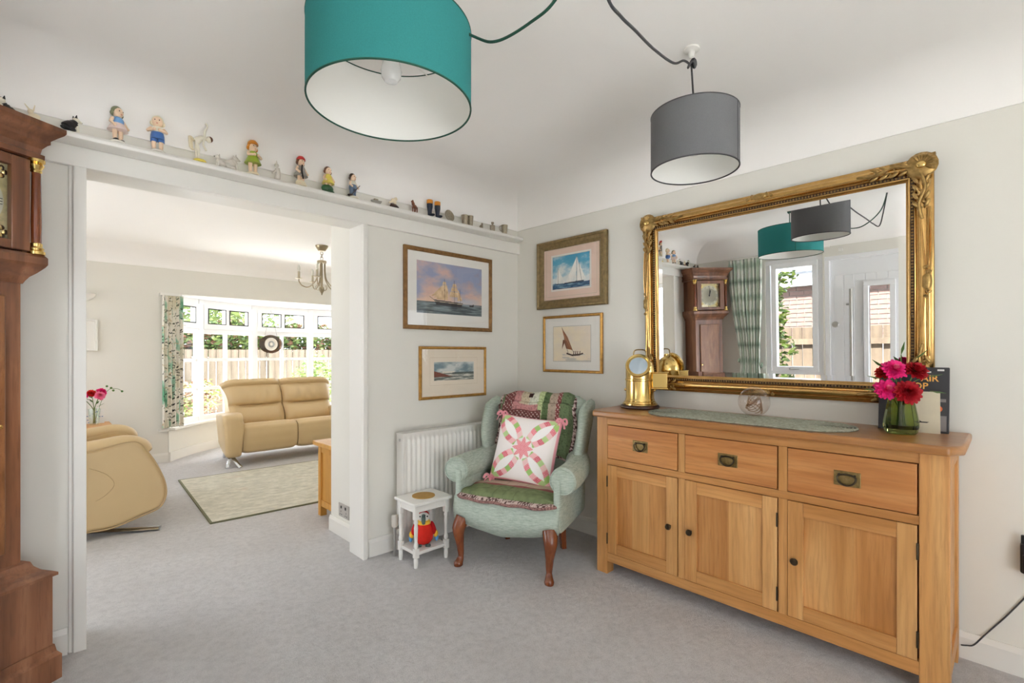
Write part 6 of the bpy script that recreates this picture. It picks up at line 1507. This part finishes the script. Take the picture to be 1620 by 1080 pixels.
# ------------------------------------------------------------------ figurines on the shelf
SZ, SY = 2.0, -0.078
def fig(name, label, cat, x, rz=0.0, group=None, y=SY): return thing(name, label, cat, (x, y, SZ), rz, group)
def P(fn, name, mat, t, **k): mb = MB(); fn(mb); return mb.build(name, mat, t, smooth=60, **k)
def child(label, x, h, dress, hair, base, skirt=True, pose='stand', rz=-0.35, hat=None, top=None, shoes=None, base_r=0.026):
    """china child: h = full height"""
    t = fig('child_figurine', label, 'figurine', x, rz, 'china children on the shelf'); s = h/0.15
    body = MB()
    for q in (-1, 1):
        body.tube([(q*0.011*s, 0, 0.010*s), (q*0.012*s, 0, 0.030*s), (q*0.011*s, 0, 0.058*s)], [0.0065*s, 0.0075*s, 0.0095*s], 10)
        body.ell((q*0.012*s, -0.004*s, 0.011*s), (0.007*s, 0.011*s, 0.006*s), 10, 7)
        if pose == 'stand': pa_ = [(q*0.020*s, 0, 0.093*s), (q*0.031*s, -0.004*s, 0.076*s), (q*0.026*s, -0.018*s, 0.064*s)]
        elif pose == 'hug': pa_ = [(q*0.020*s, 0, 0.094*s), (q*0.030*s, -0.012*s, 0.080*s), (q*0.008*s, -0.026*s, 0.084*s)]
        else: pa_ = [(q*0.020*s, 0, 0.094*s), (q*0.033*s, -0.010*s, 0.090*s), (q*0.022*s, -0.020*s, 0.112*s)]
        body.tube(pa_, [0.007*s, 0.006*s, 0.005*s], 9); body.ell(pa_[-1], 0.006*s, 8, 6)
    body.tube([(0, 0, 0.055*s), (0, 0, 0.075*s), (0, 0, 0.095*s), (0, 0, 0.104*s)], [0.019*s, 0.018*s, 0.017*s, 0.008*s], 14)
    body.ell((0, -0.001*s, 0.122*s), (0.018*s, 0.018*s, 0.021*s), 16, 11); body.ell((0, -0.019*s, 0.119*s), (0.003*s, 0.003*s, 0.003*s), 7, 5)
    b_ = body.build('body', M['skin'], t, smooth=70)
    P(lambda m: [m.ell((q*0.007*s, -0.017*s, 0.125*s), (0.0022*s, 0.0012*s, 0.0026*s), 7, 5) for q in (-1, 1)], 'eyes', M['ink'], b_)
    P(lambda m: m.ell((0, -0.018*s, 0.112*s), (0.0038*s, 0.0014*s, 0.0012*s), 7, 5), 'mouth', M['c_red'], b_)
    if skirt: P(lambda m: m.lathe([(0.034*s, 0.050*s), (0.027*s, 0.066*s), (0.020*s, 0.078*s), (0.0195*s, 0.082*s)], 22), 'skirt', dress, t)
    else:
        def shorts(m):
            m.lathe([(0.0225*s, 0.052*s), (0.0235*s, 0.064*s), (0.0205*s, 0.078*s)], 18)
            for q in (-1, 1): m.tube([(q*0.012*s, 0, 0.042*s), (q*0.012*s, 0, 0.060*s)], 0.0115*s, 10)
        P(shorts, 'shorts', dress, t)
    P(lambda m: m.lathe([(0.0205*s, 0.077*s), (0.0205*s, 0.090*s), (0.0155*s, 0.1005*s), (0.009*s, 0.104*s)], 18), 'bodice', top or dress, t)
    def hairf(m):
        m.ell((0, 0.004*s, 0.127*s), (0.0205*s, 0.0185*s, 0.0215*s), 16, 10)
        for k in range(9): a = PI*k/8; m.ell((0.0195*s*math.cos(a), 0.004*s+0.010*s*math.sin(a), 0.117*s), (0.006*s, 0.006*s, 0.009*s), 8, 6)
    P(hairf, 'hair', hair, t)
    if hat is not None: P(lambda m: m.lathe([(0.022*s, 0.132*s), (0.021*s, 0.140*s), (0.013*s, 0.150*s), (0.001*s, 0.153*s)], 18), 'hat', hat, t)
    if shoes is not None: P(lambda m: [m.ell((q*0.012*s, -0.005*s, 0.011*s), (0.008*s, 0.0125*s, 0.007*s), 10, 7) for q in (-1, 1)], 'shoes', shoes, t)
    P(lambda m: m.lathe([(base_r*s, 0), (base_r*s, 0.005*s), (base_r*0.88*s, 0.0085*s), (0.001, 0.009*s)], 26), 'base', base, t)
    return t
def dog(label, x, h, rz, coat, bib, group=None, nose=None, name='dog_figurine'):
    t = fig(name, label, 'figurine', x, rz, 'animal figurines on the shelf'); s = h/0.065
    def bd2(m):
        m.tube(spline([(0.026*s, 0, 0.010*s), (0.018*s, 0, 0.020*s), (0.002*s, 0, 0.032*s), (-0.006*s, 0, 0.043*s)], 5), [0.010*s]*3+[0.0165*s]*6+[0.0145*s]*4+[0.011*s]*3, 14); m.ell((0.014*s, 0, 0.014*s), (0.019*s, 0.0155*s, 0.013*s), 14, 9)
        m.tube(spline([(0.028*s, 0, 0.006*s), (0.038*s, 0.006*s, 0.005*s), (0.044*s, 0.012*s, 0.006*s)]), 0.004*s, 8)
        for q in (-1, 1): m.ell((0.010*s, q*0.013*s, 0.007*s), (0.013*s, 0.006*s, 0.007*s), 10, 7)
    b_ = P(bd2, 'body', coat, t)
    def leg2(m):
        m.ell((-0.008*s, 0, 0.031*s), (0.010*s, 0.010*s, 0.015*s), 12, 8)
        for q in (-1, 1): m.tube([(-0.009*s, q*0.007*s, 0.028*s), (-0.012*s, q*0.007*s, 0.006*s), (-0.018*s, q*0.007*s, 0.0035*s)], [0.0055*s, 0.004*s, 0.0042*s], 8)
    P(leg2, 'chest_and_legs', bib, t)
    def hd3(m): m.ell((-0.010*s, 0, 0.052*s), (0.0115*s, 0.010*s, 0.010*s), 12, 8); m.tube([(-0.014*s, 0, 0.051*s), (-0.027*s, 0, 0.048*s)], [0.0075*s, 0.0045*s], 9)
    hd4 = P(hd3, 'head', bib, t)
    P(lambda m: [m.tube([(-0.006*s, q*0.0065*s, 0.057*s), (-0.006*s, q*0.010*s, 0.068*s)], [0.005*s, 0.001*s], 6) for q in (-1, 1)], 'ears', coat, hd4); P(lambda m: m.ell((-0.0275*s, 0, 0.049*s), 0.003*s, 7, 5), 'nose', M['ink'], hd4)
    return t
# from the corner to the right
dog('tiny dark dog figurine on the shelf end above the clock', -2.80, 0.035, 0.6, M['c_black'], M['c_tan'])
P(lambda m: m.lathe([(0.012, 0), (0.013, 0.012), (0.007, 0.02), (0.009, 0.03), (0.001, 0.036)], 14), 'body', M['c_dkbrown'], fig('tiny_pot', 'tiny brown pot on the shelf end above the clock', 'ornament', -2.88))
dog('sitting collie figurine on the shelf directly above the clock', -2.635, 0.068, 0.5, M['c_black'], M['c_ivory'])
hr = fig('hare_figurine', 'cream animal figurine lying on a brown mound beside the two collies', 'figurine', -2.565, -0.3)
P(lambda m: m.ell((0.004, 0, 0.006), (0.036, 0.018, 0.010), 18, 8), 'mound', M['c_brickred'], hr)
P(lambda m: [m.ell((0.004, 0, 0.024), (0.018, 0.010, 0.014), 12, 8), m.ell((-0.006, 0, 0.042), (0.009, 0.008, 0.010), 10, 7), m.tube([(0.0, 0.004, 0.048), (0.004, 0.006, 0.070)], [0.003, 0.001], 6), m.tube([(-0.008, -0.004, 0.048), (-0.020, -0.007, 0.066)], [0.003, 0.001], 6)], 'animal', M['c_cream'], hr)
dog('black and white collie figurine sitting next to the girl in a pink skirt', -2.456, 0.066, PI+0.5, M['c_black'], M['c_ivory'])
child('china girl in blue top and pale pink skirt', -2.324, 0.150, M['c_pinkw'], M['c_green_hair'], M['china'], True, 'stand', 0.6, shoes=M['c_black'], top=M['c_ltblue'])
child('china boy in bright blue shorts and braces', -2.195, 0.157, M['c_blue'], M['c_cream'], M['china'], False, 'hug', -0.2, top=M['c_ivory'])
# gymnast bending forward with one arm up
gy = fig('gymnast_figurine', 'pale china dancer bending over with one arm flung up', 'figurine', -2.044, -0.2)
def gyb(m):
    for q, yy in ((-1, 0.004), (1, -0.006)): m.tube(spline([(-0.008+q*0.004, yy, 0.012), (-0.008+q*0.004, yy, 0.05), (-0.012, yy*0.6, 0.088)]), [0.0045]*8+[0.0065]*8+[0.010], 9)
    m.tube(spline([(-0.012, 0, 0.090), (0.002, -0.004, 0.104), (0.022, -0.006, 0.108)]), [0.014]*6+[0.012]*6+[0.009]*5, 12)
    m.tube(spline([(0.018, -0.006, 0.110), (0.020, -0.004, 0.14), (0.028, 0, 0.165), (0.022, 0, 0.178)]), [0.005]*12+[0.0042]*12+[0.003], 8)
    m.tube(spline([(0.018, -0.010, 0.104), (0.014, -0.020, 0.076), (0.024, -0.022, 0.050)]), 0.0042, 8)
    m.ell((0.034, -0.008, 0.106), (0.012, 0.012, 0.013), 12, 9)
P(gyb, 'body', M['c_ivory'], gy); P(lambda m: m.ell((0.038, -0.006, 0.108), (0.0125, 0.0125, 0.0125), 12, 9), 'hair', M['c_brown'], gy)
P(lambda m: m.tube(spline([(-0.020, 0, 0.092), (-0.034, 0.002, 0.105), (-0.030, 0.004, 0.06), (-0.020, 0.002, 0.055)]), [0.010]*8+[0.013]*8+[0.008]*8+[0.003], 10, flat=0.5), 'skirt', M['c_cream'], gy); P(lambda m: m.lathe([(0.026, 0), (0.026, 0.006), (0.022, 0.012), (0.001, 0.012)], 24), 'base', M['c_yellow'], gy)
dog('small white cat figurine in front of its grey partner', -1.968, 0.055, 0.4, M['clay'], M['china'], name='cat_figurine')
dog('taller grey cat figurine beside the small white cat', -1.912, 0.070, PI+0.3, M['clay'], M['clay'], name='cat_figurine')
child('china girl in lime green dress with orange hair', -1.83, 0.160, M['c_lime'], M['c_orange'], M['c_cream'], True, 'hug', 0.3, hat=M['c_orange'])
ct_ = fig('kitten_figurine', 'translucent pale kitten figurine reaching up beside the lime green girl', 'figurine', -1.726, 0.2)
P(lambda m: [m.tube(spline([(0.006, 0, 0.008), (0.010, 0, 0.035), (0.004, 0, 0.062)]), [0.012]*8+[0.011]*8+[0.008], 12), m.ell((0.002, 0, 0.074), (0.011, 0.010, 0.010), 12, 8), m.tube([(0.006, 0.005, 0.08), (0.008, 0.007, 0.095)], [0.004, 0.001], 6), m.tube([(-0.002, -0.005, 0.08), (-0.003, -0.007, 0.095)], [0.004, 0.001], 6), m.tube([(0.0, 0, 0.05), (-0.022, -0.004, 0.03)], [0.005, 0.004], 8), m.tube(spline([(0.012, 0, 0.006), (0.0, 0.010, 0.005), (-0.024, 0.008, 0.006)]), 0.004, 7), m.ell((0.004, 0, 0.005), (0.018, 0.012, 0.005), 12, 6)], 'body', M['clay'], ct_)
# seated / working figures
rh_ = child('china child in a red hat with a dark scarf sitting on a cream rock', -1.609, 0.148, M['c_grey'], M['c_brown'], M['c_cream'], True, 'stand', 0.4, hat=M['c_red'], top=M['c_grey'], base_r=0.030)
P(lambda m: m.tube(spline([(-0.012, -0.022, 0.10), (-0.016, -0.024, 0.07), (-0.014, -0.030, 0.03)]), 0.004, 7), 'scarf', M['c_black'], rh_)
P(lambda m: m.ell((0.004, 0.004, 0.016), (0.030, 0.020, 0.018), 14, 8), 'rock', M['c_cream'], rh_)
ys = child('curly haired child in yellow seated on a green cushion', -1.47, 0.139, M['c_yellow'], M['c_brown'], M['c_green'], True, 'stand', 0.2, base_r=0.034)
P(lambda m: [m.ell((0, 0.006, 0.022), (0.033, 0.024, 0.022), 16, 9)], 'cushion', M['c_green'], ys)
wk = child('boy in blue dungarees working with a long hoe', -1.334, 0.138, M['c_denim'], M['c_dkbrown'], M['c_ivory'], False, 'stand', 0.4, top=M['c_ivory'], base_r=0.036)
P(lambda m: [m.tube([(q*0.010, 0, 0.008), (q*0.010, 0, 0.055)], 0.0105, 10) for q in (-1, 1)], 'trouser_leg', M['c_denim'], wk); P(lambda m: m.tube([(0.030, -0.022, 0.075), (-0.034, -0.026, 0.012)], 0.0022, 6), 'hoe', M['c_dkbrown'], wk); P(lambda m: m.ell((-0.020, -0.006, 0.010), (0.024, 0.014, 0.008), 12, 6), 'soil_heap', M['c_dkbrown'], wk)
bt = fig('boat_ornament', 'tiny grey boat ornament on the shelf', 'ornament', -1.196); P(lambda m: m.prism([(-0.032, 0.018), (0.036, 0.022), (0.022, 0.0), (-0.018, 0.0)], 'y', -0.010, 0.010), 'hull', M['c_grey'], bt, bevel=0.004); P(lambda m: m.box(-0.012, 0.010, -0.007, 0.007, 0.016, 0.028), 'cabin', M['pewter'], bt)
br = fig('bird_figurine', 'pale bird figurine perched on a dark branch', 'figurine', -1.084, 0.2)
P(lambda m: [m.ell((0.004, 0, 0.010), (0.034, 0.014, 0.010), 12, 7), m.tube(spline([(0.03, 0, 0.012), (0.01, 0.004, 0.022), (-0.02, 0, 0.018)]), 0.006, 8)], 'branch', M['c_dkbrown'], br); P(lambda m: [m.ell((0.0, 0, 0.040), (0.020, 0.012, 0.014), 12, 8, rot=Matrix.Rotation(0.5, 4, 'Y')), m.ell((0.014, 0, 0.056), 0.010, 10, 8), m.tube([(0.022, 0, 0.056), (0.031, 0, 0.054)], [0.003, 0.0008], 6), m.tube([(-0.012, 0, 0.036), (-0.036, 0, 0.024)], [0.007, 0.003], 8)], 'bird', M['c_cream'], br)
hs = fig('horse_figurine', 'small chestnut horse figurine', 'figurine', -0.944, 0.5)
P(lambda m: [m.ell((0.002, 0, 0.038), (0.022, 0.010, 0.012), 14, 9), m.tube(spline([(-0.014, 0, 0.042), (-0.022, 0, 0.056), (-0.026, 0, 0.064)]), [0.0095]*8+[0.007]*8+[0.006], 10), m.tube([(-0.024, 0, 0.064), (-0.038, 0, 0.056)], [0.0065, 0.0038], 9)]+[m.tube([(x_, q*0.006, 0.036), (x_+0.002, q*0.006, 0.018), (x_, q*0.006, 0.0)], [0.006, 0.0036, 0.0036], 8) for x_ in (-0.013, 0.017) for q in (-1, 1)], 'body', M['c_chest'], hs)
P(lambda m: [m.tube(spline([(0.022, 0, 0.044), (0.030, 0, 0.034), (0.030, 0, 0.014)]), 0.004, 7), m.tube(spline([(-0.010, 0, 0.052), (-0.018, 0, 0.064), (-0.024, 0, 0.071)]), 0.003, 6)], 'mane_and_tail', M['c_dkbrown'], hs)
for i_, (lab, xx) in enumerate((('navy riding boot ornament with tan top, farther from the horse', -0.779), ('navy riding boot ornament with tan top, next to the horse', -0.836))):
    bo = fig('boot_ornament', lab, 'ornament', xx, 0.25, 'pair of boot ornaments')
    M['bootnavy'] = M.get('bootnavy') or plain('navy_glaze', L(38, 46, 60), 0.25)
    P(lambda m: [m.lathe([(0.012, 0.008), (0.013, 0.03), (0.018, 0.06), (0.018, 0.078)], 16), m.ell((0, -0.014, 0.008), (0.012, 0.026, 0.009), 12, 8)], 'boot_leg', M['bootnavy'], bo); P(lambda m: m.lathe([(0.0175, 0.077), (0.019, 0.079), (0.019, 0.100), (0.016, 0.102), (0.015, 0.085), (0.001, 0.085)], 18), 'boot_top', M['c_orange'], bo)
pt = fig('silver_plate', 'small round silver plate propped on the shelf', 'plate', -0.677, 0.1, y=-0.06)
def plt(m): m.lathe([(0.001, 0.0), (0.020, 0.0), (0.026, -0.005), (0.038, -0.008), (0.038, -0.005), (0.026, -0.001), (0.02, 0.004), (0.001, 0.004)], 32, axis='y'); m.xf(Matrix.Translation((0, 0, 0.0385)) @ Matrix.Rotation(-0.22, 4, 'X'))
P(plt, 'dish', M['pewter'], pt); P(lambda m: m.box(-0.010, 0.010, 0.0, 0.020, 0.0, 0.006), 'stand', M['pewter'], pt)
def cup(lab, x, h, r0, r1, handle=False, y=SY, group=None):
    t = fig('pewter_cup', lab, 'cup', x, -0.2, 'pewter cups on the shelf', y); P(lambda m: m.lathe([(0.001, 0), (r0, 0), (r0*1.02, h*0.05), (r1, h), (r1*0.93, h), (r0*0.9, h*0.1), (0.001, h*0.1)], 22), 'cup_body', M['pewter'], t)
    if handle: P(lambda m: m.tube(spline([(-r1*0.95, 0, h*0.85), (-r1*1.7, 0, h*0.8), (-r1*1.7, 0, h*0.4), (-r0*0.95, 0, h*0.25)]), 0.0028, 7), 'handle', M['pewter'], t)
cup('plain pewter beaker next to the silver plate', -0.564, 0.062, 0.017, 0.022); cup('taller pewter beaker standing behind the plain one', -0.511, 0.068, 0.017, 0.021, y=-0.07); cup('pewter mug with a side handle at the shelf end', -0.208, 0.062, 0.018, 0.023, True)
dg_ = dog('tiny pewter animal between the beakers and the flask', -0.418, 0.040, PI+0.4, M['pewter'], M['pewter'], name='animal_figurine')
fk = fig('pewter_flask', 'small square pewter flask with a stopper', 'flask', -0.321, -0.2); P(lambda m: m.box(-0.017, 0.017, -0.010, 0.010, 0, 0.042), 'flask_body', M['pewter'], fk, bevel=0.005); P(lambda m: m.lathe([(0.007, 0.040), (0.006, 0.050), (0.010, 0.052), (0.010, 0.062), (0.001, 0.064)], 14), 'stopper', M['pewter'], fk)
